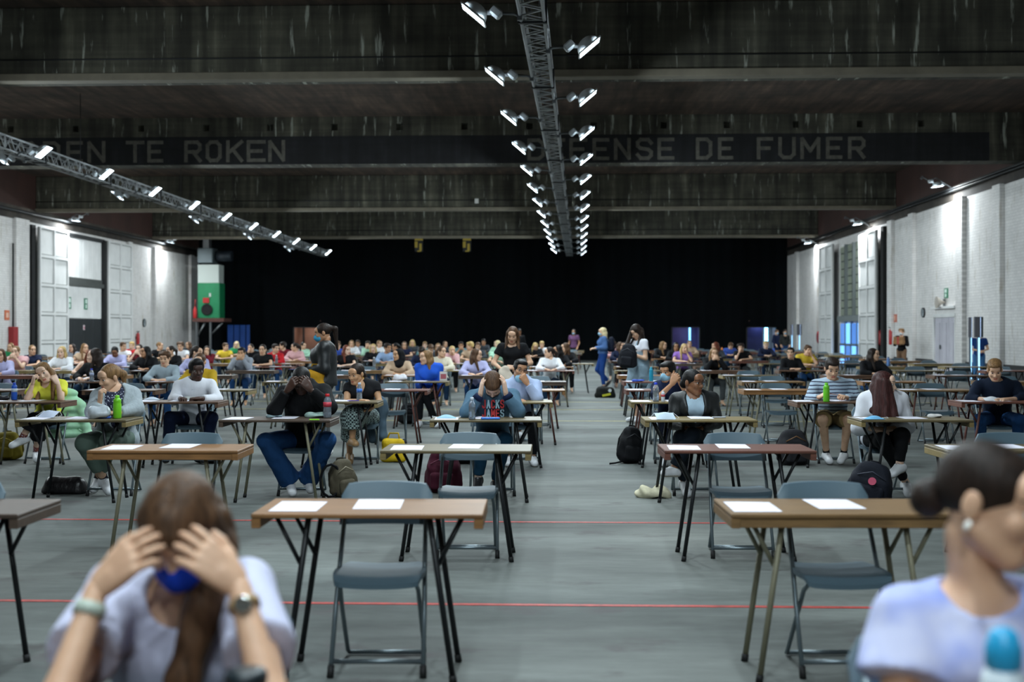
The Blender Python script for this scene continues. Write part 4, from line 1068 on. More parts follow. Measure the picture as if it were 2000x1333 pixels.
    if sm is not None:
        for s in ('L', 'R'):
            an, to = J['a' + s], J['t' + s]; d = to - an; d2 = unit(A3(d[0], d[1], 0)); fdir = unit(to - an + A3(0, 0, .045))
            nrm = unit(np.cross(np.cross(fdir, (0, 0, 1)), fdir)); heel = an - fdir * .035 - nrm * .045
            P = [cone(heel, to + fdir * .015, .042, .036, .02), cone(an - nrm * .02, heel + fdir * .03, .04, .042, .03), cone(an - nrm * .018 + fdir * .02, to, .038, .033, .03), plane(heel - nrm * .034, -nrm), ]
            P.append(cone(an + nrm * .06, an + nrm * .012, .039, .036, .006, '-'))
            V, Q = net(P, max(.007, h * .6)); hgt = (V[Q].mean(1) - heel) @ nrm
            out.append(('shoe', npmesh('shoe', [(V, Q, (hgt < -.017).astype(np.int32))], [sm, look.get('sole', mat((178, 170, 158), .6, 0, None, 'sole'))]), None))
            if look.get('sock'):
                kn = J['k' + s]; out.append(('sock', MB().tube([Vector(an - unit(kn - an) * .02), Vector(an + (kn - an) * .06), Vector(an + (kn - an) * look.get('sockh', .14))], [.04, .0385, .042], 12).mesh('sock', [look['sock']]), None))
            if hh <= .0065:
                m = MB(); sd = np.cross(fdir, nrm)
                for q in range(4):
                    t_ = .22 + .14 * q; p = an * (1 - t_) + to * t_ + nrm * (.030 - .012 * t_)
                    m.tube([Vector(p - sd * .024 - nrm * .008), Vector(p + nrm * .006), Vector(p + sd * .024 - nrm * .008)], .0035, 5)
                out.append(('laces', m.mesh('laces', [mat((150, 154, 160), .7)]), None))
    # --- hair
    st, hc = look['hair']
    if st:
        c = J['head']; T = lambda p: c + HM @ (A3(*p) * hs); yaw = rotm(pose.get('rot', (0, 0, 0))[0], 0, 0)
        e = lambda p, r, k=.015, op='+': ell(T(p), tuple(x * hs for x in r), HM, k, op)
        P = [e((0, .02, .038), (.0815, .1005, .0875))]
        face = [e((0, -.118, -.042), (.058, .08, .09), .01, '-')]
        tail = []
        def hang(a, off, ra, rb, k=.02):
            p = T(a); q = p + yaw @ A3(*off); return cone(p, q, ra, rb, k)
        if st in ('short', 'curly', 'crop'):
            if st != 'crop': P += [e((0, -.045, .088), (.066, .055, .034)), e((0, .02, .085), (.078, .085, .05))]
            if st == 'curly': P += [e((x * .06, y, z), (.04, .04, .04)) for x in (-1, 1) for y, z in ((-.03, .07), (.03, .06), (.06, .0), (0, .095))]
            face += [e((0, -.06, -.095), (.11, .115, .085), .01, '-'), e((0, .05, -.135), (.12, .1, .085), .01, '-')]
        elif st == 'afro':
            P = [e((0, .02, .055), (.092, .106, .094)), e((0, -.03, .1), (.07, .06, .05))]
            face += [e((0, -.06, -.1), (.13, .115, .085), .01, '-'), e((0, .05, -.13), (.13, .1, .085), .01, '-')]
        elif st in ('long', 'wavy', 'front', 'veil'):
            L = look.get('hlen', .30); bk_ = .03
            for x in (-1, 1):
                P += [cone(T((x * .064, .0, .04)), T((x * .08, .005, -.07)), .03, .03, .02)]
                fo = look.get('hfront', (-.03, -.03))[0 if x < 0 else 1]
                tail += [hang((x * .078, .005, -.07), (x * .02, fo, -(L - .09)), .032, .02), hang((x * .06, .05, -.06), (x * .01, .03, -(L - .08)), .04, .026)]
            tail += [hang((0, .08, -.03), (0, .03, -(L - .06)), .055, .035), hang((-.035, .075, -.03), (-.02, .03, -(L - .05)), .045, .03), hang((.035, .075, -.03), (.02, .03, -(L - .05)), .045, .03)]
            if st == 'veil': tail += [cone(T((0, -.03, -.11)), J['neck'] + A3(0, -.05, -.05), .06, .10, .04), cone(T((0, .06, 0)), J['neck'] + A3(0, .06, -.08), .08, .12, .05)]
            face += [e((0, .0, -.15), (.05, .05, .07), .01, '-')]
            face += [e((0, -.1, -.07), (.056, .07, .075), .01, '-')]
        elif st in ('pony', 'bun', 'updo'):
            face += [e((0, -.065, -.095), (.11, .088, .088), .01, '-'), e((0, .06, -.175), (.12, .1, .085), .01, '-')]
            if st == 'pony':
                a = T((0, .105, .05)); b = a + yaw @ A3(*look.get('tail', (0, .05, -.06))); c2 = b + yaw @ A3(*look.get('tail2', (0, .01, -.2)))
                tail += [cone(a, b, .025, .033, .02), cone(b, c2, .033, .014, .02)]
            elif st == 'bun': tail += [e((0, .125, -.025), (.043, .04, .042), .012)]
            else: tail += [e((0, .11, -.02), (.05, .04, .045), .02), hang((.05, .085, -.03), (0, .03, -.07), .025, .02)]
        for a_, b_, ra_, rb_ in look.get('hx', []): tail.append(cone(c + A3(*a_), c + A3(*b_), ra_, rb_, .02))
        if look.get('part'): face += [cone(T((0, -.10, .10)), T((0, .06, .132)), .006, .006, .006, '-')]
        mi = None
        V, Q = net(P + face + tail, max(hh, .006) * 1.15, look.get('hrip', .0022))
        out.append(('headscarf' if st == 'veil' else 'hair', npmesh('hair', [(V, Q, 0)], [look.get('hairmat') or hairm(hc)]), None))
    # --- mask, glasses
    c = J['head']; T = lambda p: Vector(c + HM @ (A3(*p) * hs))
    if look.get('mask'):
        dz = look.get('maskdz', 0.0)
        P = [ell(c + HM @ (A3(0, -.052, -.052 + dz) * hs), (.062 * hs, .06 * hs, .052 * hs), HM, .01), ell(c + HM @ (A3(0, -.09, -.035 + dz) * hs), (.027 * hs, .04 * hs, .037 * hs), HM, .02), plane(c + HM @ (A3(0, -.03, 0) * hs), HM @ A3(0, 1, 0))]
        out.append(('face_mask', npmesh('mask', [(*net(P, max(hh, .005)), 0)], [look['mask']]), None))
        m = MB()
        for x in (-1, 1): m.tube([T((x * .058, -.035, -.03 + dz)), T((x * .072, -.01, -.01)), T((x * .082, .02, .005))], .0016, 4)
        out.append(('ear_loop', m.mesh('loops', [mat((225, 230, 235), .6)]), None))
    if look.get('glasses'):
        m = MB()
        for x in (-1, 1):
            m.tube([T((x * .033 + .024 * math.cos(a), -.107 + .004 * abs(math.cos(a)), .006 + .018 * math.sin(a))) for a in [2 * math.pi * i / 14 for i in range(14)]], .002, 5, closed=True)
            m.tube([T((x * .057, -.102, .01)), T((x * .076, -.04, .012)), T((x * .079, .02, .008))], .0018, 5)
        m.tube([T((-.01, -.109, .01)), T((.01, -.109, .01))], .002, 5)
        out.append(('glasses', m.mesh('glasses', [mat((34, 28, 26), .35)]), None))
    return out, J, HM
def add_person(label, loc, rz, parts, mats=None, sx=1.0, group=None, sc=1.0):
    o = thing('person', label, 'person', loc, rz, group)
    o.scale = (sx * sc, sc, sc)
    prev = None
    for nm, me, lab in parts:
        c = link(nm, me, prev if nm == 'laces' and prev is not None else o)
        if nm == 'shoe': prev = c
        if lab: c['label'] = lab
        if mats:
            for i, sl in enumerate(c.material_slots):
                k = (nm, i)
                if k in mats: sl.link = 'OBJECT'; sl.material = mats[k]
    return o
def cl(c, amt=.5, kind='cloth', rough=.8, scale=1.0): return mat(c, rough, 0, kind, 'cloth', scale, amt)
# ================================================================ who sits where
def hero_pose(px0, d0, base=SEATED, rot=(0, 0, 0), **ov):
    P = dict(base); P['rot'] = rot
    x0 = (px0 - 1000) / F * d0
    for k, v in ov.items():
        if k.startswith('hand') : P[k] = v; continue
        px, py, dy = v; d = d0 + dy
        P[k] = ((px - 1000) / F * d - x0, dy, 1.525 - (py - HZ) / F * d)
    return P
OCC = {}          # slot -> chair offset for occupied chairs
JEANS = cl((36, 74, 122), .5, 'cloth', .85, 2); DKJEANS = cl((28, 52, 78), .5); BLACKC = cl((20, 21, 24), .3); NAVY = cl((24, 34, 62), .4); WHITEC = cl((226, 228, 236), .25); GREYT = cl((78, 82, 84), .4)
LEATHER = mat((22, 25, 27), .5, 0, 'cloth', 'black_leather', 1.4, .4); MASKB = cl((150, 196, 222), .15); MASKW = cl((215, 225, 235), .15)
M_BLKSHOE = mat((26, 27, 30), .5, 0, None, 'black_shoe')
UPL = dict(dir=(.25, -.1, 1), back=(-.8, -.5, .2), curl=(20, 30, 20)); UPR = dict(dir=(-.25, -.1, 1), back=(.8, -.5, .2), curl=(20, 30, 20))
FIST = dict(curl=(70, 80, 40), thumb_in=1)
HEROES = []
def hero(label, slot, px0, doff, look, rot, chair_px=None, res=(.013, .0058, .0048), **ov):
    n, c = slot; d0 = rowd(n) + doff
    pose = hero_pose(px0, d0, SEATED, rot, **ov)
    parts, J, HM = person_parts(pose, look, *res)
    o = add_person(label, ground(px0, d0), YAW, parts)
    OCC[slot] = (px0 if chair_px is None else chair_px, doff)
    HEROES.append((o, J, HM)); return o, J, HM
def extra(o, name, mb, mats): return mb.obj(name, mats, o)
hs_ = .98
# ---- third row
o, J, HM = hero('woman in fuzzy grey cardigan and green trousers, chin on hand, lime bottle in front', (2, -3), 224, .42,
    dict(skin='fair', hair=('pony', 'lightbrown'), tail=(.02, .05, -.05), tail2=(0, .02, -.12), top=('cardigan', cl((168, 178, 184), .6, 'cloth', .95, 3)), shirt=cl((36, 40, 66), .3, 'floral'), bottom=('trousers', cl((104, 122, 112), .5)), fem=1, girth=1.26, loose=.026, sleeve_w=.024, open=.06, ankle=.72, flare=.062, neckline=.085, hem=.10, sock=cl((26, 30, 48), .3), sockh=.07),
    (-38, 18, 4), pelvis=(226, 853, .05), chest=(228, 787, -.03), neck=(226, 758, -.05), head=(213, 738, -.10), sL=(194, 777, -.05), sR=(258, 773, 0), eL=(184, 805, -.27), wL=(195, 786, -.27), eR=(264, 800, -.12), wR=(232, 807, -.33),
    kL=(166, 866, -.36), kR=(214, 862, -.38), aL=(203, 935, -.06), tL=(212, 959, -.17), aR=(192, 934, .03), tR=(184, 955, -.08), handL=dict(dir=(.12, -.05, 1), back=(-.75, -.6, .2), curl=(50, 70, 40)), handR=dict(dir=(-.9, -.4, 0), back=(0, -.2, 1), curl=(40, 45, 30)))
o, J, HM = hero('man in black hoodie and flared blue jeans hiding his face in clasped hands', (2, -2), 592, .42,
    dict(skin='dark', hair=('crop', 'black'), top=('hoodie', cl((19, 20, 22), .3)), bottom=('trousers', JEANS), girth=1.1, flare=.098, ankle=1.0, loose=.028, sleeve_w=.02, hem=.12),
    (0, 38, 0), pelvis=(592, 853, .05), chest=(594, 790, -.08), neck=(594, 757, -.12), head=(589, 744, -.22), sL=(554, 769, -.09), sR=(632, 765, -.09), eL=(536, 802, -.30), eR=(644, 796, -.30), wL=(560, 764, -.36), wR=(607, 762, -.36),
    kL=(518, 862, -.36), kR=(640, 860, -.34), aL=(566, 938, -.10), tL=(571, 962, -.23), aR=(602, 936, -.02), tR=(606, 956, -.14), handL=dict(dir=(.62, -.15, .75), back=(-.4, -.85, .2), curl=(30, 35, 20)), handR=dict(dir=(-.62, -.15, .75), back=(.4, -.85, .2), curl=(30, 35, 20)))
boy, BJ, BHM = hero('boy in blue-grey hoodie with red lettering holding his bowed head', (2, -1), 962, .40,
    dict(skin='pale', hair=('short', 'brown'), top=('hoodie', cl((82, 112, 134), .7, 'cloth', .9, 1.3)), bottom=('trousers', cl((22, 58, 82), .4)), shoe=M_BLKSHOE, sole=mat((190, 230, 40), .5), loose=.026, sleeve_w=.022, cuff=.8),
    (0, 64, 0), pelvis=(962, 853, .05), chest=(962, 792, -.09), neck=(962, 764, -.14), head=(962, 752, -.25), sL=(924, 776, -.10), sR=(1001, 774, -.10), eL=(912, 806, -.30), eR=(1012, 805, -.30), wL=(938, 772, -.33), wR=(988, 770, -.33),
    kL=(944, 860, -.38), kR=(986, 860, -.38), aL=(934, 932, -.28), tL=(932, 956, -.40), aR=(968, 940, .02), tR=(966, 958, -.1), handL=dict(dir=(.18, .1, 1), back=(-1, -.3, .1), curl=(10, 20, 15), spread=5), handR=dict(dir=(-.18, .1, 1), back=(1, -.3, .1), curl=(10, 20, 15), spread=5))
for s in (-1, 1):   # navy ribbed cuffs
    e, w = (BJ['eL'], BJ['wL']) if s < 0 else (BJ['eR'], BJ['wR'])
    MB().tube([Vector(e + (w - e) * .76), Vector(e + (w - e) * .98)], [.05, .043], 12).obj('cuff', cl((24, 36, 66), .3), boy)
LET['J'] = [[(.9, 1), (.9, .2), (.7, 0), (.25, 0), (0, .2)]]; LET['A'] = [[(0, 0), (.5, 1), (1, 0)], [(.2, .35), (.8, .35)]]; LET['C'] = [[(1, .82), (.75, 1), (.25, 1), (0, .82), (0, .18), (.25, 0), (.75, 0), (1, .18)]]
yb_ = float(BJ['chest'][1]) - .152
for r_, (word, cols) in enumerate((('JACKS', 'rgrgr'), ('JAMES', 'rgrrg'))):
    for i, ch in enumerate(word):
        m_ = mat((176, 46, 48), .8) if cols[i] == 'r' else mat((142, 172, 184), .8)
        z1_ = .905 - r_ * .085; x_ = -.105 + i * .042 + .012
        letter(ch, x_, x_ + .036, z1_ - .078, z1_, yb_ + .02 * ((i - 2) / 2) ** 2 - .012 + .02 * r_, boy, m_, .012, 'printed_letter', .035)
wj, WJ, WHM = hero('woman in black leather jacket and glasses looking to the right', (2, 1), 1355, .42,
    dict(skin='brown', hair=('updo', 'black'), top=('jacket', LEATHER), shirt=cl((166, 190, 206), .3), bottom=('trousers', cl((22, 30, 40), .4)), fem=1, glasses=1, open=.055, loose=.02, flare=.05),
    (42, 4, 0), pelvis=(1355, 855, .05), chest=(1356, 797, -.02), neck=(1354, 771, -.03), head=(1354, 748, -.06), sL=(1320, 781, -.02), sR=(1391, 779, -.02), eL=(1313, 828, -.06), eR=(1400, 826, -.06), wL=(1342, 838, -.24), wR=(1368, 838, -.24),
    kL=(1330, 856, -.38), kR=(1352, 850, -.44), aL=(1336, 940, -.12), tL=(1342, 964, -.25), aR=(1316, 915, -.45), tR=(1300, 925, -.5), handL=dict(dir=(.9, -.3, -.1), back=(0, -.3, 1)), handR=dict(dir=(-.9, -.3, -.1), back=(0, -.3, 1)))
o, J, HM = hero('woman with long auburn hair in white sweatshirt, legs crossed, looking right', (2, 2), 1722, .42,
    dict(skin='pale', hair=('long', 'auburn'), hlen=.34, hx=[((-.05, -.05, .03), (-.10, -.11, -.30), .045, .045), ((-.02, -.085, .03), (-.03, -.15, -.33), .038, .05), ((.015, -.085, .0), (.05, -.15, -.30), .03, .04), ((-.06, .0, .0), (-.12, -.05, -.24), .045, .04)], hfront=(-.12, -.10), top=('long', WHITEC), bottom=('trousers', BLACKC), fem=1, loose=.04, sleeve_w=.03, flare=.038, ankle=.9, cuff=.85, hem=.1),
    (62, 5, 0), pelvis=(1722, 853, .05), chest=(1723, 796, -.03), neck=(1724, 771, -.05), head=(1727, 751, -.09), sL=(1690, 783, -.04), sR=(1758, 781, -.04), eL=(1678, 836, -.06), eR=(1771, 834, -.06), wL=(1704, 838, -.3), wR=(1742, 838, -.3),
    kL=(1722, 860, -.36), kR=(1762, 850, -.42), aL=(1769, 942, -.06), tL=(1774, 964, -.19), aR=(1757, 907, -.42), tR=(1743, 926, -.5), handL=dict(dir=(.9, -.3, -.1), back=(0, -.5, 1)), handR=dict(dir=(-.9, -.3, -.1), back=(0, -.5, 1)))
# ---- fourth row
o, J, HM = hero('woman in bright yellow top leaning her tilted head on both hands', (3, -4), 93, .42,
    dict(skin='pale', hair=('long', 'lightbrown'), hlen=.36, hfront=(-.1, -.08), top=('short', cl((238, 238, 84), .3)), bottom=('trousers', BLACKC), fem=1, flare=.085, ankle=.55, cuff=.65, vneck=.06, sock=cl((120, 60, 50), .8, 'floral'), sockh=.2),
    (4, 14, -24), pelvis=(95, 813, .05), chest=(94, 764, -.06), neck=(92, 745, -.1), head=(86, 728, -.16), sL=(68, 756, -.08), sR=(121, 752, -.08), eL=(54, 779, -.30), eR=(119, 779, -.30), wL=(63, 752, -.31), wR=(113, 751, -.31),
    kL=(66, 818, -.38), kR=(80, 820, -.36), aL=(44, 855, -.38), tL=(26, 870, -.45), aR=(71, 884, -.1), tR=(72, 898, -.22), handL=dict(dir=(.25, -.05, .9), back=(-.8, -.5, 0), curl=(60, 70, 40)), handR=dict(dir=(-.45, -.05, .75), back=(.8, -.5, 0), curl=(60, 70, 40)))
o, J, HM = hero('young man with short afro in white long-sleeved shirt, arms on desk', (3, -3), 378, .42,
    dict(skin='dark', hair=('afro', 'black'), top=('long', WHITEC), bottom=('trousers', NAVY), loose=.026, sleeve_w=.02, cuff=.85, shoe=M_BLKSHOE, flare=.06),
    (28, 4, 0), pelvis=(376, 813, .05), chest=(378, 766, -.04), neck=(380, 744, -.06), head=(384, 725, -.09), sL=(349, 755, -.04), sR=(411, 752, -.04), eL=(340, 781, -.18), eR=(424, 781, -.16), wL=(354, 779, -.42), wR=(392, 779, -.42),
    kL=(332, 816, -.36), kR=(414, 816, -.36), aL=(328, 884, -.1), tL=(324, 899, -.22), aR=(398, 886, -.1), tR=(398, 900, -.22), handR=dict(dir=(-.9, -.3, 0), back=(0, 0, 1), **FIST), handL=dict(dir=(.4, -.8, 0), back=(0, 0, 1), **FIST))
MB().tube([Vector(J['neck'] + A3(.085 * math.sin(a), -.075 - .05 * math.cos(a) * .8, -.065 - .085 * (1 + math.cos(a)) / 2 + .05)) for a in [i * .45 for i in range(14)]], .002, 4, closed=True).obj('necklace', M_STEEL, o)
o, J, HM = hero('woman in black top and patterned skirt with gold earrings, looking down', (3, -2), 706, .42,
    dict(skin='olive', hair=('updo', 'dark'), top=('short', cl((24, 25, 28), .3)), bottom=('skirt', cl((34, 44, 48), .3, 'dots')), fem=1, cuff=.4, vneck=.1, skirt=.55, shoe=mat((164, 128, 88), .5, 0, None, 'tan_sandal'), sleeve_w=.008, loose=.008),
    (-32, 16, 3), pelvis=(710, 813, .05), chest=(708, 766, -.04), neck=(706, 747, -.05), head=(696, 731, -.10), sL=(680, 757, -.04), sR=(733, 754, -.04), eL=(677, 786, -.16), eR=(741, 786, -.10), wL=(702, 783, -.36), wR=(722, 800, -.3),
    kL=(684, 818, -.38), kR=(690, 812, -.44), aL=(683, 886, -.12), tL=(683, 902, -.25), aR=(688, 858, -.42), tR=(694, 868, -.52), handL=dict(dir=(.9, -.35, 0), back=(0, 0, 1)), handR=dict(dir=(-.7, -.4, -.2), back=(0, 0, 1)))
for x in (-1, 1): MB().tube([Vector(J['head'] + HM @ (A3(x * .085, .01 + .012 * math.sin(a), -.055 + .02 * math.cos(a)))) for a in [i * .785 for i in range(8)]], .0035, 5, closed=True).obj('earring', mat((206, 160, 50), .3, .8), o)
o, J, HM = hero('young man in pale lilac hoodie and glasses, mask at chin, hand on chin', (3, -1), 1018, .42,
    dict(skin='tan', hair=('short', 'black'), top=('hoodie', cl((166, 182, 214), .4)), bottom=('trousers', BLACKC), loose=.026, sleeve_w=.022, glasses=1, mask=MASKB, maskdz=-.04, cuff=.9),
    (16, 2, 9), pelvis=(1016, 813, .05), chest=(1018, 766, -.05), neck=(1017, 744, -.07), head=(1016, 724, -.11), sL=(988, 754, -.05), sR=(1047, 753, -.05), eL=(982, 781, -.25), eR=(1049, 779, -.28), wL=(1004, 782, -.42), wR=(1030, 750, -.27),
    handR=dict(dir=(-.5, -.05, .8), back=(.4, -.9, 0), curl=(65, 80, 40), thumb_in=1), handL=dict(dir=(.7, -.5, 0), back=(0, 0, 1)))
o, J, HM = hero('masked man in navy T-shirt with clasped hands, looking left', (3, 1), 1311, .42,
    dict(skin='tan', hair=('short', 'black'), top=('short', NAVY), bottom=('trousers', cl((26, 30, 44), .4)), mask=MASKB, cuff=.7, loose=.024),
    (-42, 4, 0), pelvis=(1312, 813, .05), chest=(1311, 768, -.04), neck=(1309, 747, -.06), head=(1304, 728, -.09), sL=(1282, 756, -.05), sR=(1342, 755, -.04), eL=(1282, 781, -.30), eR=(1349, 780, -.22), wL=(1312, 751, -.36), wR=(1330, 752, -.32),
    handL=dict(dir=(.45, -.1, .75), back=(-.5, -.85, 0), curl=(50, 60, 30)), handR=dict(dir=(-.4, -.1, .8), back=(.8, -.3, .2), curl=(50, 60, 30)))
o, J, HM = hero('man in pale blue striped jumper and khaki shorts, lime bottle before him', (3, 2), 1627, .42,
    dict(skin='fair', hair=('short', 'dark'), top=('long', cl((168, 188, 206), .4, 'stripe', .9, 24)), bottom=('shorts', cl((142, 120, 82), .5)), girth=1.1, loose=.02, sleeve_w=.014, cuff=.88, sock=BLACKC, sockh=.1),
    (-2, 20, 0), pelvis=(1627, 813, .05), chest=(1627, 766, -.05), neck=(1626, 742, -.08), head=(1625, 721, -.13), sL=(1593, 753, -.05), sR=(1661, 752, -.05), eL=(1582, 780, -.16), eR=(1672, 780, -.16), wL=(1601, 776, -.40), wR=(1652, 777, -.40),
    kL=(1607, 820, -.40), kR=(1656, 820, -.40), aL=(1614, 885, -.16), tL=(1620, 901, -.28), aR=(1648, 885, -.16), tR=(1642, 901, -.28), handL=dict(dir=(.35, -.8, .35), back=(-.7, -.1, .7), **FIST), handR=dict(dir=(-.6, -.7, .2), back=(.3, -.1, 1), **FIST))
MB().tube([Vector(J['wR'] + A3(-.05, -.07, .02)), Vector(J['wR'] + A3(-.21, -.1, .05))], .004, 5).obj('pen', mat((176, 120, 90), .5), None, loc=o.location, rz=YAW, label='pen held by the man in the striped jumper', category='pen')
o, J, HM = hero('young man in navy jumper and jeans bent over the desk by the right edge', (3, 3), 1948, .42,
    dict(skin='fair', hair=('short', 'lightbrown'), top=('long', cl((22, 32, 50), .4)), bottom=('trousers', JEANS), loose=.028, sleeve_w=.02, cuff=.5),
    (-18, 24, -2), pelvis=(1948, 813, .05), chest=(1948, 766, -.06), neck=(1947, 744, -.1), head=(1943, 724, -.15), sL=(1910, 755, -.06), sR=(1983, 755, -.06), eL=(1897, 780, -.2), eR=(1999, 780, -.2), wL=(1930, 781, -.42), wR=(1966, 781, -.42),
    kL=(1914, 820, -.38), kR=(1990, 820, -.38), aL=(1918, 888, -.1), aR=(1985, 888, -.1), tL=(1914, 902, -.22), tR=(1990, 902, -.22), handL=dict(dir=(.8, -.5, 0), back=(0, -.2, 1), curl=(40, 50, 30)), handR=dict(dir=(-.8, -.5, 0), back=(0, -.2, 1), curl=(40, 50, 30)))
o, J, HM = hero('smiling woman in cobalt blue sweatshirt with wavy light-brown hair, facing left', (5, -2), 838, .42,
    dict(skin='fair', hair=('wavy', 'lightbrown'), hlen=.30, hfront=(-.02, .02), top=('long', cl((40, 92, 206), .4)), bottom=('trousers', BLACKC), fem=1, loose=.034, sleeve_w=.026),
    (-58, 2, 0), (832), (.016, .0075, .0065), eL=(820, 752, -.05), eR=(858, 752, -.05), wL=(828, 758, -.26), wR=(846, 758, -.26), head=(832, 699, -.09), kR=(830, 772, -.40), kL=(820, 775, -.36))

# ---- two women in the foreground
o, J, HM = None, None, None
FD = 2.86
pose = hero_pose(362, FD, SEATED, (-3, 44, 0), chest=(352, 1265, -.04), neck=(357, 1142, -.10), head=(355, 1036, -.20), sL=(228, 1150, -.06), sR=(478, 1146, -.06), eL=(112, 1372, -.46), eR=(530, 1372, -.46), wL=(190, 1150, -.34), wR=(466, 1144, -.34),
    handL=dict(dir=(.74, -.04, .66), back=(-.45, -.9, .25), curl=(14, 22, 15), spread=5), handR=dict(dir=(-.76, -.04, .64), back=(.45, -.9, .25), curl=(14, 22, 15), spread=5))
fl_look = dict(skin='fair', hair=('long', 'brown'), hlen=.12, hx=[((-.006, -.084, .028), (-.062, -.078, -.05), .026, .02), ((.006, -.084, .028), (.062, -.078, -.05), .026, .02), ((-.005, -.095, .0), (-.04, -.098, -.03), .018, .012), ((.005, -.095, .0), (.04, -.098, -.03), .018, .012)], top=('elbow', cl((200, 202, 226), .3)), bottom=('trousers', DKJEANS), fem=1, mask=cl((28, 66, 190), .2), loose=.02, part=1, maskdz=-.008, neckline=.075, hrip=.0015, sleeve_w=.014)
fl_look['top'] = ('short', cl((200, 202, 226), .3)); fl_look['cuff'] = .62; fl_look['sleeve_w'] = .022
parts, J, HM = person_parts(pose, fl_look, .010, .0045, .003)
girl = add_person('blurred woman in white T-shirt, blue mask and bracelet, head in both hands, foreground', ground(362, FD), YAW, parts)
hp = [cone(J['head'] + HM @ A3(.06, .05, -.03), J['neck'] + A3(.075, -.10, -.03), .04, .042, .02), cone(J['neck'] + A3(.075, -.10, -.03), J['chest'] + A3(.06, -.19, -.02), .042, .036, .03), cone(J['chest'] + A3(.06, -.19, -.02), J['chest'] + A3(.04, -.20, -.20), .036, .016, .03)]
link('hair_tress', npmesh('tress', [(*net(hp, .006, .003), 0)], [hairm('brown')]), girl)
def ringband(o, a, b, t, r, w_, m, name):
    p = Vector(a + (b - a) * t); d = Vector(unit(b - a))
    return MB().tube([p - d * w_ / 2, p + d * w_ / 2], r, 16).obj(name, m, o)
ringband(girl, J['eL'], J['wL'], .80, .0335, .026, mat((178, 190, 178), .4), 'bracelet')
wt = ringband(girl, J['eR'], J['wR'], .82, .0335, .02, mat((150, 120, 76), .5), 'watch_strap')
wc = Vector(J['eR'] + (J['wR'] - J['eR']) * .82) + Vector((.006, -.034, .01))
MB().lathe([(.017, 0), (.019, .003), (.019, .008), (.015, .009)], wc, 18, 0, Matrix.Rotation(R(75), 3, 'X')).obj('watch_case', mat((214, 214, 206), .12, .9), girl)
OCC[(-1, -1)] = (362, 0)
FD2 = 2.50
pose = hero_pose(1915, FD2, SEATED, (50, 12, 2), pelvis=(1915, 1570, .05), chest=(1905, 1290, .02), neck=(1910, 1120, .0), head=(1936, 985, -.03), sL=(1768, 1212, .0), sR=(2050, 1195, .02), eL=(1752, 1450, -.10), eR=(2110, 1430, -.1), wL=(1850, 1520, -.36), wR=(2040, 1520, -.36))
look = dict(skin='fair', hair=('bun', 'dark'), top=('short', cl((150, 164, 226), .3, 'tiedye')), bottom=('trousers', DKJEANS), fem=1, cuff=.5, sleeve_w=.03, loose=.018, neckline=.08, hs=1.02)
parts, J, HM = person_parts(pose, look, .010, .0045, .0035)
w2 = add_person('blurred dark-haired woman in lilac tie-dye T-shirt turned right, foreground edge', ground(1915, FD2), YAW, parts)
MB().lathe([(.003, 0), (.012, .004), (.012, .009), (.003, .013)], Vector(J['head'] + HM @ A3(-.088, .004, -.043)), 12, 0, Matrix.Rotation(R(-60), 3, 'Y')).obj('earring', mat((235, 232, 225), .2), w2)

# ---- standing people
def standing(label, px, d, look, yaw, rot, sc=1.0, res=(.015, .0075, .006), local=None, **ov):
    P = dict(STAND); P['rot'] = rot
    for k, v in ov.items(): P[k] = v
    parts, J, HM = person_parts(P, look, *res)
    o = add_person(label, ground(px, d), YAW + R(yaw), parts, sc=sc)
    return o, J, HM
o, J, HM = standing('standing woman in black leather jacket and blue mask with dark ponytail, side view', 634, 14.75,
    dict(skin='tan', hair=('pony', 'dark'), tail=(0, .06, -.02), tail2=(0, .03, -.26), top=('jacket', LEATHER), shirt=BLACKC, bottom=('trousers', GREYT), fem=1, mask=cl((70, 170, 214), .2), loose=.05, sleeve_w=.026, hem=.05, flare=.05), -86, (0, 14, 0), .985,
    eL=(-.22, .02, 1.1), eR=(.22, .02, 1.1), wL=(-.12, -.24, 1.06), wR=(.12, -.24, 1.06), handL=dict(dir=(.3, -.9, 0), back=(-.4, 0, .9), **FIST), handR=dict(dir=(-.3, -.9, 0), back=(.4, 0, .9), **FIST))
MB().box((0, -.36, 1.07), (.075, .15, .009), 0, None, .003).obj('phone', mat((40, 46, 110), .3), None, loc=o.location, rz=YAW + R(-86), label='phone held by the standing woman in leather jacket', category='phone')
lj = o
o, J, HM = standing('standing woman in black T-shirt with brown bob folding a cloth bag', 1001, 17.2,
    dict(skin='fair', hair=('long', 'brown'), hlen=.24, hfront=(-.06, -.05), part=1, top=('short', cl((20, 21, 24), .3)), bottom=('trousers', NAVY), fem=1, cuff=.5, neckline=.085, loose=.012), 0, (-8, 24, 3), .97,
    eL=(-.28, -.04, 1.12), eR=(.27, -.04, 1.12), wL=(-.17, -.22, 1.04), wR=(.03, -.25, 1.06), handL=dict(dir=(.8, -.4, -.2), back=(-.2, -.9, .3), **FIST), handR=dict(dir=(-.95, -.2, .05), back=(0, -.8, .5), **FIST), head=(0, -.05, 1.535))
def cloth_bag(name, label, loc, w, h_, col, rz=YAW, straps=True, m=None):
    o = thing(name, label, 'bag', loc, rz)
    P = [ell((0, 0, h_ * .42), (w * .46, .07, h_ * .40), I3, .05), ell((w * .12, .01, h_ * .28), (w * .36, .085, h_ * .26), I3, .05), ell((-w * .08, 0, h_ * .8), (w * .26, .045, h_ * .2), I3, .05)]
    link('cloth', npmesh('cloth', [(*net(P, max(.008, w * .03), .01), 0)], [m or cl(col, .6)]), o)
    return o
cloth_bag('tote_bag', 'cream cloth bag held by the standing woman in black T-shirt', ground(988, 16.9, .70), .26, .36, (206, 194, 178))
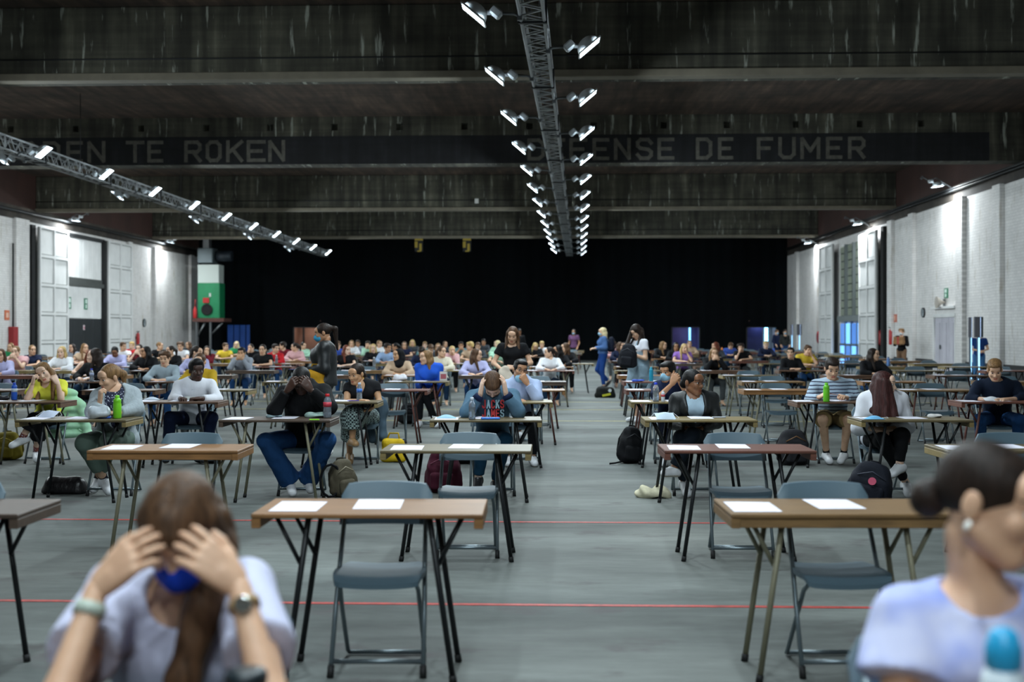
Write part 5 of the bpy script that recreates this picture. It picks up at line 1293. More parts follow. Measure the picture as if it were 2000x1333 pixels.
o, J, HM = standing('standing woman in white T-shirt and pale denim dress digging in a backpack', 1248, 20.3,
    dict(skin='fair', hair=('long', 'dark'), hlen=.34, hfront=(-.14, -.1), hx=[((-.03, -.05, .03), (-.12, -.12, -.24), .04, .03), ((0, -.08, .02), (-.06, -.14, -.24), .035, .03)], top=('short', WHITEC), bottom=('skirt', cl((150, 174, 190), .5, 'cloth', .85, 1.5)), fem=1, cuff=.5, skirt=.12, loose=.012), -62, (0, 38, 0), 1.0,
    head=(0, -.06, 1.54), eL=(-.22, -.06, 1.10), eR=(.23, -.02, 1.09), wL=(-.10, -.26, 1.16), wR=(.08, -.27, 1.17), handL=dict(dir=(.2, -.8, -.4), back=(-.7, 0, .7)), handR=dict(dir=(-.4, -.9, 0), back=(.7, 0, .7), **FIST), kL=(-.10, -.03, .5), kR=(.11, -.02, .5))
P = [ell(J['chest'] - A3(0, 0, .05), (.158, .125, .15), I3, .05), cone(J['chest'] - A3(0, 0, .1), J['pelvis'] + A3(0, 0, .02), .14, .165, .06), cone(J['pelvis'], J['pelvis'] - A3(0, 0, .36), .17, .25, .05, '+', 1)]
for x in (-1, 1): P.append(cone(J['chest'] + A3(x * .075, -.11, .04), J['chest'] + A3(x * .085, -.055, .17), .022, .02, .02))
link('dress', npmesh('dress', [(*net(P, .016, .006), 0)], [cl((150, 174, 190), .6, 'cloth', .85, 2.2)]), o)
o, J, HM = standing('blonde woman in denim jacket, mask and jeans walking in the aisle', 1178, 32.3,
    dict(skin='fair', hair=('long', 'platinum'), hlen=.34, hfront=(.06, .06), top=('jacket', cl((76, 108, 158), .5)), shirt=cl((90, 120, 165), .4), bottom=('trousers', cl((30, 66, 132), .4)), fem=1, mask=MASKB, loose=.034, sleeve_w=.024, hem=-.02, shoe=M_BLKSHOE), -84, (4, 4, 0), 1.0, (.02, .01, .008),
    eL=(-.22, .02, 1.12), eR=(.22, .02, 1.12), wL=(-.1, -.22, 1.1), wR=(.12, -.22, 1.1), kL=(-.09, -.14, .52), aL=(-.09, .16, .20), tL=(-.1, .10, .08), kR=(.09, -.05, .5), aR=(.1, .0, .09))
bd = o
# ---------------------------------------------------------------- the crowd behind
def bgpose(**k): P = dict(SEATED); P.update(k); return P
TOWARD = dict(dir=(0, -1, .1), back=(0, 0, 1), curl=(40, 45, 30))
POSES = {
 'arms': bgpose(rot=(0, 8, 0), handL=dict(dir=(.8, -.5, 0), back=(0, 0, 1), curl=(40, 45, 30)), handR=dict(dir=(-.8, -.5, 0), back=(0, 0, 1), curl=(40, 45, 30))),
 'turn': bgpose(rot=(-48, 2, 0), head=(-.02, -.08, 1.13), wL=(-.06, -.40, .785), wR=(.12, -.42, .785)),
 'chin': bgpose(rot=(14, 8, 6), head=(.03, -.12, 1.10), eR=(.18, -.30, .80), wR=(.085, -.24, .985), handR=dict(dir=(-.25, -.05, .9), back=(.7, -.6, 0), curl=(55, 65, 35)), wL=(-.02, -.40, .785)),
 'clasp': bgpose(rot=(0, 4, 0), head=(0, -.14, 1.105), chest=(0, -.06, .86), eL=(-.20, -.30, .80), eR=(.20, -.30, .80), wL=(-.06, -.30, .985), wR=(.06, -.30, .985), handL=dict(dir=(.7, -.2, .4), back=(-.3, -.9, .2), curl=(50, 60, 30)), handR=dict(dir=(-.7, -.2, .4), back=(.3, -.9, .2), curl=(50, 60, 30))),
 'write': bgpose(rot=(12, 34, 0), head=(.0, -.16, 1.085), chest=(0, -.08, .85), neck=(0, -.11, .985), wR=(.05, -.45, .79), wL=(-.16, -.42, .785)),
 'back': bgpose(rot=(26, -2, 3), pelvis=(0, .05, .54), chest=(0, .06, .86), neck=(0, .06, 1.0), head=(.01, .03, 1.13), sL=(-.165, .05, .955), sR=(.165, .05, .955), eL=(-.24, -.10, .76), eR=(.24, -.10, .76), wL=(-.10, -.28, .79), wR=(.10, -.28, .79)),
 'profile': bgpose(rot=(-78, 4, 0), head=(-.02, -.07, 1.13), chest=(0, -.03, .86), eL=(-.26, -.2, .80), wL=(-.12, -.4, .785)),
}
NEUT = dict(skin='fair', hair=('short', 'brown'), top=('long', BLACKC), bottom=('trousers', DKJEANS), shoe=None)
def bgparts(pose, sleeve, style, fem):
    def mk():
        look = dict(NEUT); look['hair'] = (style, 'brown'); look['top'] = (sleeve, BLACKC); look['fem'] = fem
        if style == 'long': look['hlen'] = .30; look['hfront'] = (-.07, -.07)
        if style == 'veil': look['hlen'] = .2
        return None, look
    base = cached(('bgb', pose, fem), lambda: [p for p in person_parts(POSES[pose], dict(NEUT, top=('none', None), hair=(None, 'brown'), fem=fem), .022, .0105, .009)[0]])
    top = cached(('bgt', pose, sleeve, fem), lambda: [p for p in person_parts_only(POSES[pose], dict(NEUT, top=(sleeve, BLACKC), hair=(None, 'brown'), fem=fem, loose=.02, sleeve_w=.016), 'top')])
    lk = mk()[1]
    hair = cached(('bgh', pose, style), lambda: [p for p in person_parts_only(POSES[pose], lk, 'hair')])
    return base + top + hair
def person_parts_only(pose, look, what):
    """cheap variant: only the top or only the hair of a pose"""
    global net, head_chunk
    lk = dict(look); lk['bottom'] = (None, None); lk['shoe'] = None; lk['noeyes'] = 1
    if what == 'hair': lk['top'] = ('none', None)
    sv_n, sv_h = person_parts.__globals__['net'], person_parts.__globals__['head_chunk']
    cnt = [0]
    def fake(prims, h, rip=0.0, it=1):
        cnt[0] += 1
        if cnt[0] <= 3: return np.zeros((3, 3)), np.zeros((0, 4), int)
        return sv_n(prims, h, rip, it)
    person_parts.__globals__['net'] = fake; person_parts.__globals__['head_chunk'] = lambda *a: (np.zeros((3, 3)), np.zeros((0, 4), int), np.zeros(0, np.int32))
    try: parts = person_parts(pose, lk, .021, .0105, .009)[0]
    finally: person_parts.__globals__['net'] = sv_n; person_parts.__globals__['head_chunk'] = sv_h
    return [p for p in parts if p[0] not in ('body',)]
COLN = {'white': (226, 228, 232), 'black': (22, 23, 26), 'navy': (28, 36, 62), 'grey': (150, 156, 166), 'lilac': (176, 176, 214), 'green': (40, 132, 84), 'pink': (214, 168, 170), 'red': (190, 36, 44), 'maroon': (112, 30, 42), 'yellow': (220, 190, 62), 'mustard': (190, 156, 40),
        'mint': (170, 214, 188), 'blue': (60, 88, 170), 'light blue': (150, 174, 208), 'purple': (150, 110, 190), 'cream': (214, 206, 186), 'beige': (190, 164, 138), 'teal': (92, 128, 134), 'denim': (160, 176, 186), 'dark grey': (62, 66, 72)}
HN = {'long': 'long', 'short': 'short', 'pony': 'tied-back', 'bun': 'pinned-up', 'curly': 'curly', 'veil': '', 'updo': 'pinned-up', 'crop': 'cropped'}
# head centre pixel, top colour, sleeve, hair style, hair colour, skin, pose, mirrored
BG = [(4, 694, 'lilac', 'long', 'long', 'brown', 'fair', 'arms', 0), (24, 679, 'green', 'long', 'long', 'lightbrown', 'fair', 'arms', 0), (36, 685, 'pink', 'short', 'bun', 'lightbrown', 'pale', 'clasp', 0), (65, 684, 'navy', 'short', 'pony', 'lightbrown', 'fair', 'turn', 1),
 (124, 688, 'white', 'long', 'long', 'blonde', 'pale', 'arms', 0), (141, 680, 'grey', 'short', 'long', 'dark', 'fair', 'back', 1), (166, 680, 'beige', 'short', 'long', 'lightbrown', 'fair', 'turn', 1), (178, 691, 'black', 'none', 'long', 'red', 'pale', 'chin', 0), (191, 700, 'black', 'long', 'long', 'dark', 'pale', 'profile', 0),
 (229, 683, 'lilac', 'long', 'crop', 'black', 'brown', 'write', 0), (241, 679, 'white', 'short', 'short', 'brown', 'fair', 'turn', 1), (259, 679, 'red', 'short', 'short', 'blonde', 'pale', 'arms', 0), (276, 682, 'maroon', 'short', 'long', 'dark', 'pale', 'clasp', 1), (288, 681, 'black', 'long', 'long', 'black', 'tan', 'turn', 0),
 (312, 677, 'black', 'short', 'crop', 'lightbrown', 'fair', 'profile', 1), (325, 691, 'denim', 'long', 'curly', 'brown', 'fair', 'arms', 0), (336, 683, 'black', 'long', 'pony', 'dark', 'fair', 'turn', 0), (354, 677, 'white', 'short', 'curly', 'brown', 'fair', 'arms', 0), (385, 684, 'lilac', 'long', 'updo', 'dark', 'fair', 'profile', 1),
 (404, 680, 'maroon', 'long', 'long', 'dark', 'fair', 'chin', 0), (394, 706, 'mustard', 'long', 'bun', 'brown', 'fair', 'arms', 0), (440, 679, 'yellow', 'short', 'short', 'brown', 'fair', 'turn', 1), (463, 673, 'green', 'long', 'long', 'platinum', 'pale', 'arms', 0), (474, 686, 'grey', 'hoodie', 'short', 'black', 'olive', 'clasp', 0),
 (493, 677, 'black', 'long', 'pony', 'dark', 'fair', 'chin', 1), (515, 683, 'black', 'short', 'updo', 'dark', 'fair', 'arms', 0), (538, 681, 'red', 'hoodie', 'short', 'dark', 'fair', 'turn', 1), (555, 677, 'maroon', 'long', 'curly', 'dark', 'fair', 'profile', 0), (578, 680, 'pink', 'hoodie', 'pony', 'dark', 'fair', 'profile', 0), (592, 676, 'mint', 'long', 'updo', 'dark', 'fair', 'turn', 1),
 (661, 675, 'blue', 'long', 'short', 'brown', 'fair', 'arms', 0), (677, 683, 'black', 'short', 'long', 'red', 'pale', 'turn', 1), (687, 674, 'white', 'long', 'long', 'lightbrown', 'fair', 'arms', 0), (721, 675, 'mint', 'long', 'short', 'dark', 'fair', 'chin', 1), (729, 678, 'black', 'long', 'long', 'blonde', 'pale', 'arms', 0), (741, 674, 'white', 'long', 'bun', 'lightbrown', 'fair', 'turn', 1),
 (756, 679, 'light blue', 'long', 'short', 'dark', 'tan', 'turn', 1), (774, 678, 'black', 'long', 'pony', 'black', 'tan', 'profile', 0), (780, 694, 'beige', 'long', 'veil', 'black', 'olive', 'turn', 0), (790, 674, 'navy', 'short', 'long', 'brown', 'fair', 'arms', 0), (806, 675, 'dark grey', 'long', 'long', 'blonde', 'fair', 'arms', 0), (825, 680, 'navy', 'long', 'short', 'dark', 'tan', 'write', 1),
 (830, 673, 'teal', 'long', 'short', 'lightbrown', 'pale', 'arms', 0), (841, 676, 'dark grey', 'long', 'short', 'brown', 'fair', 'write', 0), (856, 674, 'grey', 'long', 'long', 'lightbrown', 'fair', 'arms', 0), (861, 684, 'cream', 'long', 'pony', 'brown', 'fair', 'turn', 1), (869, 673, 'dark grey', 'long', 'long', 'brown', 'fair', 'back', 0), (881, 684, 'pink', 'long', 'pony', 'blonde', 'fair', 'chin', 0),
 (900, 675, 'teal', 'short', 'short', 'dark', 'tan', 'clasp', 0), (920, 677, 'beige', 'short', 'curly', 'blonde', 'fair', 'profile', 0), (929, 688, 'lilac', 'long', 'long', 'brown', 'fair', 'profile', 1), (934, 676, 'dark grey', 'long', 'short', 'brown', 'fair', 'arms', 0), (972, 674, 'mint', 'long', 'long', 'platinum', 'pale', 'profile', 0), (976, 679, 'mint', 'short', 'pony', 'lightbrown', 'fair', 'chin', 0),
 (1046, 676, 'black', 'long', 'long', 'blonde', 'fair', 'write', 0), (1058, 674, 'white', 'short', 'short', 'blonde', 'fair', 'arms', 0), (1074, 692, 'white', 'long', 'pony', 'dark', 'fair', 'profile', 0), (1090, 684, 'black', 'long', 'long', 'black', 'tan', 'profile', 0), (1105, 683, 'black', 'long', 'long', 'brown', 'fair', 'profile', 0),
 (1198, 674, 'pink', 'long', 'short', 'lightbrown', 'pale', 'arms', 0), (1210, 677, 'navy', 'long', 'long', 'brown', 'fair', 'turn', 1), (1219, 677, 'dark grey', 'long', 'long', 'dark', 'fair', 'arms', 0),
 (1293, 677, 'black', 'long', 'long', 'lightbrown', 'fair', 'turn', 1), (1320, 677, 'black', 'hoodie', 'long', 'black', 'tan', 'arms', 0), (1333, 680, 'purple', 'short', 'long', 'blonde', 'fair', 'chin', 0), (1391, 689, 'black', 'long', 'long', 'lightbrown', 'fair', 'clasp', 0), (1398, 676, 'dark grey', 'long', 'long', 'red', 'fair', 'profile', 0),
 (1448, 679, 'black', 'short', 'curly', 'dark', 'fair', 'chin', 1), (1495, 675, 'navy', 'long', 'short', 'blonde', 'pale', 'arms', 0), (1546, 688, 'black', 'long', 'short', 'black', 'fair', 'back', 1), (1572, 684, 'yellow', 'short', 'short', 'brown', 'fair', 'chin', 0), (1701, 689, 'black', 'long', 'long', 'dark', 'fair', 'turn', 1),
 (945, 674, 'dark grey', 'long', 'short', 'black', 'tan', 'arms', 0), (1346, 673, 'beige', 'long', 'pony', 'brown', 'fair', 'arms', 0), (1425, 672, 'blue', 'long', 'short', 'brown', 'fair', 'write', 0), (700, 671, 'grey', 'long', 'short', 'dark', 'tan', 'arms', 0), (370, 673, 'dark grey', 'long', 'long', 'brown', 'fair', 'turn', 0)]
POSEN = {'arms': 'arms on desk', 'turn': 'glancing aside', 'chin': 'chin on hand', 'clasp': 'hands before the mouth', 'write': 'bent over writing', 'back': 'leaning back', 'profile': 'in profile'}
seen_lab = {}
for (px, py, colr, slv, hst, hcol, skn, pose, mir) in BG:
    dw = 933.0 / (py - 650)
    best = None
    for (n, c), (spx, d, *_r) in SLOT.items():
        if (n, c) in OCC or n < 4: continue
        tgt = px - math.copysign(.2 * F / d, px - spx) if abs(px - spx) > .38 * F / d else spx
        if any(n2 == n and c2 != c and abs(q[0] - tgt) * d / F < 1.1 for (n2, c2), q in SLOT.items()): continue
        cost = abs(px - spx) * (d + .42) / F * 1.0 + abs(d + .42 - dw) * .30
        if best is None or cost < best[0]: best = (cost, n, c)
    if best is None or best[0] > 4: continue
    _, n, c = best
    spx, d, *rest = SLOT[n, c]
    lim = .38 * F / d
    pxs = px if abs(px - spx) < lim else spx + math.copysign(lim, px - spx)
    if abs(px - spx) > lim:      # this desk stands out of line with its column
        SLOT[n, c] = (px - math.copysign(.2 * F / d, px - spx), d, *rest); pxs = px
    OCC[n, c] = (pxs, .42)
    fem = 1 if hst in ('long', 'pony', 'bun', 'veil', 'updo') else 0
    parts = bgparts(pose, slv, hst, fem)
    mt = {('body', 0): skinm(skn), ('body', 1): M_LIP[skn], ('body', 2): hairm(hcol), ('top', 0): cl(COLN[colr], .4), ('hoodie', 0): cl(COLN[colr], .4), ('hair', 0): hairm(hcol), ('headscarf', 0): BLACKC,
          ('trousers', 0): random.choice([DKJEANS, BLACKC, GREYT, JEANS])}
    hn = 'black headscarf' if hst == 'veil' else ('%s %s hair' % (HN[hst], hcol.replace('lightbrown', 'light-brown')))
    lab = 'seated student in %s %s, %s, %s row %s' % (colr, {'hoodie': 'hoodie', 'short': 'T-shirt', 'none': 'strap top'}.get(slv, 'top'), hn, ORD[n + 1], ('%s desk %s of aisle' % (ORD[abs(c)], 'left' if c < 0 else 'right')))
    add_person(lab, ground(pxs, d + .42), YAW + R(random.uniform(-6, 6)), parts, mt, -1.0 if mir else 1.0, 'students seated farther back', random.uniform(.96, 1.02))
# a few more standing, far away
def bgstand(label, px, d, look, yaw, rot=(0, 8, 0), sc=1.0, **ov):
    P = dict(STAND); P['rot'] = rot; P.update(ov)
    return add_person(label, ground(px, d), YAW + R(yaw), person_parts(P, look, .022, .011, .01)[0], sc=sc)
bgstand('standing woman in purple T-shirt and mask with long black hair, far aisle', 1121, 50, dict(skin='tan', hair=('long', 'black'), top=('short', cl((110, 76, 112), .4)), bottom=('trousers', BLACKC), fem=1, mask=MASKB), -20)
bgstand('standing person in black with white shoulder strap, far back', 1014, 46, dict(skin='brown', hair=('short', 'black'), top=('long', BLACKC), bottom=('trousers', BLACKC)), 10)
bgstand('masked standing man in dark blue jacket, far right by the drapes', 1516, 59, dict(skin='fair', hair=('short', 'brown'), top=('long', NAVY), bottom=('trousers', NAVY), mask=MASKB), 40)
bgstand('masked standing man in dark coat, far right before the white wall', 1533, 57, dict(skin='fair', hair=('short', 'dark'), top=('jacket', cl((52, 54, 52), .4)), shirt=BLACKC, bottom=('trousers', JEANS), mask=MASKB), 0)
o = bgstand('standing woman in dark cardigan holding brown boxes by the right wall', 1761, 41.5, dict(skin='fair', hair=('curly', 'lightbrown'), top=('jacket', BLACKC), shirt=WHITEC, bottom=('trousers', cl((132, 104, 82), .4)), fem=1, mask=MASKW), -35, eL=(-.22, -.04, 1.1), eR=(.22, -.04, 1.1), wL=(-.12, -.22, 1.12), wR=(.12, -.22, 1.12))
b = thing('cardboard_boxes', 'stack of two brown boxes with red ribbon held by standing woman', 'box', o.location, YAW + R(-35))
MB().bb((-.17, -.42, 1.12), (.17, -.16, 1.25), 0, .01).obj('lower_box', mat((150, 112, 70), .7), b); MB().bb((-.16, -.41, 1.251), (.16, -.17, 1.38), 0, .01).obj('upper_box', mat((140, 104, 66), .7), b); MB().bb((-.03, -.425, 1.12), (.03, -.42, 1.38)).obj('ribbon', mat((170, 60, 54), .6), b)
bgstand('standing man in blue T-shirt and jeans behind the lit sign poles', 1912, 33.3, dict(skin='fair', hair=('short', 'brown'), top=('short', cl((30, 62, 122), .4)), bottom=('trousers', cl((70, 120, 170), .4))), -15, sc=.97, eL=(-.23, 0, 1.1), eR=(.24, 0, 1.1), wL=(0, -.22, 1.05), wR=(.1, -.22, 1.05))
# lit info stands
def stand_sign(label, px, d, rz, both):
    o = thing('sign_stand', label, 'sign', ground(px, d), YAW + rz)
    MB().lathe([(.2, 0), (.2, .02), (.03, .03)], (0, 0, 0), 16).obj('base', M_DKST, o)
    MB().bb((-.028, -.02, .03), (.028, .03, 1.4), 0, .006).obj('pole', mat((96, 110, 124), .4, .4), o)
    MB().bb((-.018, -.034, .06), (.018, -.0205, 1.39), 0, .003).obj('light_strip', mat((150, 210, 255), .3, 0, 'emit', 'cool_strip', 1, 2.5), o)
    MB().bb((-.12, -.03, 1.4), (.12, .03, 1.93), 0, .006).obj('panel', mat((92, 92, 100), .5), o)
    MB().bb((.05, -.034, 1.41), (.115, -.0301, 1.92)).obj('dark_strip', mat((16, 34, 44), .5), o)
    MB().bb((.035, -.036, 1.41), (.045, -.0301, 1.92)).obj('edge_light', mat((190, 215, 255), .3, 0, 'emit', 'edge_light', 1, 1.2), o)
    return o
stand_sign('lit sign pole with narrow grey panel, left of the near pair, right wall', 1895, 31.5, 1.05, 0)
stand_sign('lit sign pole with wide grey panel, right of the near pair, right wall', 1911, 30.5, .2, 0)
stand_sign('lit sign pole near the far end of the right wall, left one', 1546, 60.0, .9, 0)
stand_sign('lit sign pole near the far end of the right wall, right one', 1561, 57.0, .2, 0)

# ---------------------------------------------------------------- desks, chairs and papers at every slot
def where(n, c): return '%s row, %s %s of the aisle' % (ORD[n + 1], {1: 'first', 2: 'second', 3: 'third'}.get(abs(c), ORD[abs(c)]), 'left' if c < 0 else 'right')
WN = {'brown': 'brown', 'orange': 'orange-brown', 'oak': 'oak', 'mahogany': 'reddish mahogany', 'olive': 'olive-brown', 'dark': 'dark brown', 'yellow': 'yellowish plywood'}
DESKZ = DT + .0008
for (n, c), (px, d, wood, edge, leg, rz) in SLOT.items():
    full = n <= 7
    g_ = ground(px, d)
    desk('%s exam desk with %s legs, %s' % (WN[wood], {'red': 'red-brown'}.get(leg, leg), where(n, c)), g_, rz, wood, edge, leg, full)
    occ = OCC.get((n, c))
    if occ: cp = ground(occ[0], d + occ[1]); lab = 'occupied blue-grey folding chair, %s' % where(n, c)
    else: cp = ground(px + rg.uniform(-.05, .05) * F / d + .03 * F / d, d + rg.uniform(.05, .11)); lab = 'empty blue-grey folding chair, %s' % where(n, c)
    chair(lab, cp, YAW + (0 if occ else rg.uniform(-.04, .04)), full)
    if n <= 10:
        for k, (xo, yo) in enumerate(((-.36, -.04), (.02, .06))):
            if n > 5 and rg.random() < .35: continue
            q = Matrix.Rotation(rz, 3, 'Z') @ Vector((xo + rg.uniform(-.03, .03), yo + rg.uniform(-.02, .02), 0))
            link('exam_paper', ME_PAPER, None, g_ + q + Vector((0, 0, DESKZ)), rz + rg.uniform(-.06, .06), label='white exam paper, %s one, %s' % ('left' if k == 0 else 'middle', where(n, c)), category='paper', group='exam papers on the desks')
# desks and chairs of the two foreground women
for c, px, dd, cpx, cd, wood in ((-1, 330, 2.38, 362, 2.92, 'brown'), (1, 2010, 2.02, 1915, 2.56, 'oak')):
    desk('%s exam desk of the blurred %s foreground woman' % (WN[wood], 'left' if c < 0 else 'right'), ground(px, dd), YAW, wood, 'batten', 'black')
    chair('blue-grey folding chair under the blurred %s foreground woman' % ('left' if c < 0 else 'right'), ground(cpx, cd), YAW)
# ================================================================ small things: bottles, masks, bags
def on_desk(px, py, n):
    """ground point of something standing on the desk row n whose foot is seen at (px,py)"""
    d = (CH - DT) * F / (py - HZ)
    lo, hi = rowd(n) - .20, rowd(n) + .20
    d = min(max(d, lo), hi)
    spx = min((q[0] for (n2, c2), q in SLOT.items() if n2 == n), key=lambda q: abs(q - px)); lim = .43 * F / rowd(n)
    return ground(min(max(px, spx - lim), spx + lim), d, DT + .001)
def bottle(label, loc, h, r, body, cap, lab=None, lcol=None, clear=False, group=None):
    o = thing('bottle', label, 'bottle', loc, 0, group)
    bm = mat(body, .12, 0, None, 'clear_plastic', 1, .5, .75) if clear else mat(body, .35, 0, None, 'bottle_plastic')
    if clear:
        prof = [(r * .9, 0), (r, .01), (r, h * .22), (r * .94, h * .25), (r, h * .28), (r * .96, h * .42), (r, h * .45), (r, h * .66), (r * .8, h * .78), (r * .4, h * .9), (r * .38, h * .93)]
        MB().lathe([(r * .86, .004), (r * .92, .012), (r * .92, h * .58)], (0, 0, 0), 14).obj('water', mat((190, 212, 226), .05, 0, None, 'water', 1, .5, .9), o)
    else: prof = [(r * .9, 0), (r, .008), (r, h * .62), (r * .9, h * .70), (r * .98, h * .74), (r * .9, h * .82), (r * .55, h * .88), (r * .5, h * .9)]
    MB().lathe(prof, (0, 0, 0), 16).obj('body', bm, o)
    MB().lathe([(r * .52, h * .89), (r * .54, h * .9), (r * .54, h * .98), (r * .45, h)], (0, 0, 0), 14).obj('cap', mat(cap, .4), o)
    if lcol: MB().lathe([(r * 1.02, h * .46), (r * 1.02, h * .66)], (0, 0, 0), 16).obj('label_band', mat(lcol, .5), o)
    return o
bottle('lime green water bottle before the woman in grey cardigan', on_desk(229, 818, 2), .21, .037, (120, 206, 40), (130, 220, 50))
bottle('lime green water bottle before the man in striped jumper', on_desk(1614, 786, 3), .215, .036, (112, 204, 44), (126, 222, 50))
bottle('clear bottle with red cap and red print before the man in black hoodie', on_desk(649, 817, 2), .22, .038, (205, 218, 235), (200, 30, 40), 1, (196, 60, 76), True)
bottle('small clear water bottle before the boy holding his head', on_desk(922, 822, 2), .2, .03, (205, 218, 232), (214, 222, 232), None, None, True)
bottle('clear bottle with blue label before the woman in patterned skirt', on_desk(702, 783, 3), .205, .033, (205, 218, 232), (190, 205, 225), 1, (60, 120, 210), True)
bottle('clear ribbed bottle with blue cap beside the masked man in navy', on_desk(1281, 785, 3), .215, .036, (205, 215, 228), (40, 70, 210), None, None, True)
o = bottle('small white sanitizer bottle with red label beside the ribbed bottle', on_desk(1295, 786, 3), .125, .022, (220, 224, 232), (222, 226, 232), 1, (200, 70, 80))
bottle('blue flask with white top on the desk of the woman in yellow', on_desk(28, 779, 3), .2, .033, (44, 98, 206), (40, 80, 200), 1, (200, 214, 228))
bottle('water bottle with blue cap on the desk behind the woman in cardigan', on_desk(179, 747, 5), .21, .034, (205, 214, 226), (50, 70, 200), 1, (160, 170, 200), True)
bottle('turquoise flask near the woman in the denim dress', ground(1272, 19.1, DT + .001), .23, .034, (30, 150, 182), (40, 170, 196))
bottle('clear bottle before the student in black with hands at mouth', on_desk(1397, 716, 8), .2, .034, (205, 214, 226), (220, 224, 230), None, None, True)
bottle('orange flask on a far desk right of the aisle', on_desk(1410, 688, 13), .26, .045, (214, 120, 40), (214, 120, 40))
bottle('clear bottle beside the student in red hoodie', on_desk(540, 712, 9), .22, .036, (210, 216, 226), (220, 222, 230), None, None, True)
bottle('clear bottle on the desk behind the standing woman, near hijab student', on_desk(750, 719, 8), .22, .036, (215, 218, 226), (225, 225, 230), None, None, True)
bottle('blue steel flask before the dark-haired student by the right wall', on_desk(1735, 713, 8), .22, .036, (90, 130, 190), (60, 80, 110))
bottle('blue-capped flask on a far right desk', on_desk(1482, 690, 13), .24, .05, (60, 100, 190), (50, 90, 190))
bottle('slim white bottle right of the standing woman in black T-shirt', on_desk(1029, 694, 11), .26, .038, (214, 218, 228), (220, 224, 232))
bottle('pale bottle before the student in pink with hands at mouth', on_desk(45, 716, 8), .22, .036, (222, 214, 206), (226, 220, 214))
# the two nearest: blurred flask bottom right, dark tumbler bottom left
FG = 2.05
o = thing('bottle', 'blurred white flask with turquoise lid at the lower right corner', 'bottle', ground(1960, 1.98, DT))
MB().lathe([(.034, 0), (.037, .01), (.037, .19), (.033, .215), (.024, .225)], (0, 0, 0), 20).obj('body', mat((214, 226, 234), .35), o)
MB().lathe([(.026, .222), (.03, .228), (.03, .258), (.022, .283), (.012, .29)], (0, 0, 0), 18).obj('lid', mat((40, 160, 210), .35), o)
o = thing('tumbler', 'blurred tumbler with black lid at the bottom edge, foreground left', 'cup', ground(481, 2.30, DT))
MB().lathe([(.03, 0), (.032, .01), (.038, .105)], (0, 0, 0), 18).obj('cup_body', mat((150, 158, 152), .4), o)
MB().lathe([(.041, .105), (.041, .122), (.036, .130), (.02, .132)], (0, 0, 0), 18).obj('lid', mat((24, 36, 42), .4), o)

# folded masks and loose things on desks
def mask_thing(label, loc, rz, col=(176, 208, 228), up=0.0):
    o = thing('face_mask', label, 'mask', loc, rz)
    m = MB(); solid_panel(m, lambda u, v: (((u - .5) * .175, (v - .5) * .09, .006 + .03 * math.sin(math.pi * u) * math.sin(math.pi * v) + up * v), (0, 0, -1)), 10, 6, .003)
    m.obj('cloth', cl(col, .15), o)
    for s in (-1, 1): MB().tube([(s * .087, -.04, .006), (s * .125, -.02, .012), (s * .13, .02, .02), (s * .087, .04, .008 + up)], .0016, 5).obj('ear_loop', mat((226, 230, 236), .6), o)
    return o
mask_thing('pale blue face mask on the desk of the boy holding his head', on_desk(872, 818, 2), YAW, (160, 198, 224))
mask_thing('white folded face mask before the woman in leather jacket', on_desk(1299, 820, 2), YAW + .2, (206, 222, 236), .05)
mask_thing('white and blue face mask propped before the woman in grey cardigan', on_desk(95, 816, 2), YAW - .3, (214, 224, 244), .05)
mask_thing('white cupped mask before the young man in navy jumper', on_desk(1937, 784, 3), YAW, (222, 226, 232), .03)
mask_thing('crumpled white mask on the desk of the young man in white shirt', on_desk(297, 780, 3), YAW, (205, 216, 230))
mask_thing('blue face mask on the desk of the woman in white sweatshirt', on_desk(1707, 820, 2), YAW + .1, (120, 184, 226))
def crumple(name, label, cat, loc, size, col, rough=.6, rz=0.0, rip=.012):
    o = thing(name, label, cat, loc, rz)
    w, d_, h = size
    P = [ell((0, 0, h * .3), (w * .5, d_ * .5, h * .5), I3, .02), ell((w * .18, d_ * .1, h * .5), (w * .25, d_ * .3, h * .4), I3, .02), ell((-w * .2, -d_ * .05, h * .45), (w * .24, d_ * .3, h * .42), I3, .02), plane((0, 0, .001), (0, 0, -1))]
    link('cloth', npmesh(name, [(*net(P, max(.006, w * .028), rip), 0)], [mat(col, rough, 0, 'noise', 'crumpled', 3, .5)]), o)
    return o
crumple('plastic_bag', 'clear crumpled snack bag before the woman in grey cardigan', 'bag', on_desk(193, 818, 2), (.2, .14, .13), (196, 204, 212), .25)
crumple('plastic_bag', 'green and white snack bag before the man in black hoodie', 'bag', on_desk(617, 816, 2), (.2, .14, .06), (176, 204, 196), .4)
crumple('plastic_bag', 'small wrapper before the man in black hoodie, left side', 'wrapper', on_desk(537, 816, 2), (.15, .1, .035), (146, 168, 176), .4)
crumple('tissue', 'crumpled white tissue on the desk of the woman in white sweatshirt', 'tissue', on_desk(1828, 816, 2), (.14, .1, .04), (220, 218, 216))
crumple('pencil_case', 'grey and white pouch between the hands of the man in white shirt', 'pouch', on_desk(373, 782, 3), (.16, .08, .05), (176, 180, 176), .5)
crumple('plastic_bag', 'shiny snack wrapper before the student in black in profile', 'wrapper', on_desk(163, 745, 5), (.26, .14, .07), (168, 160, 170), .3)
crumple('pencil_case', 'teal snack pouch before the student in red hoodie', 'pouch', on_desk(524, 713, 9), (.26, .12, .09), (50, 140, 170), .5)
crumple('plastic_bag', 'white plastic bag on the desk in front of the woman in cobalt blue', 'bag', on_desk(781, 743, 5), (.22, .12, .12), (222, 222, 228), .4)
crumple('pencil_case', 'purple pouch before the student in black, right block', 'pouch', on_desk(1550, 714, 8), (.3, .1, .05), (120, 60, 150), .6)
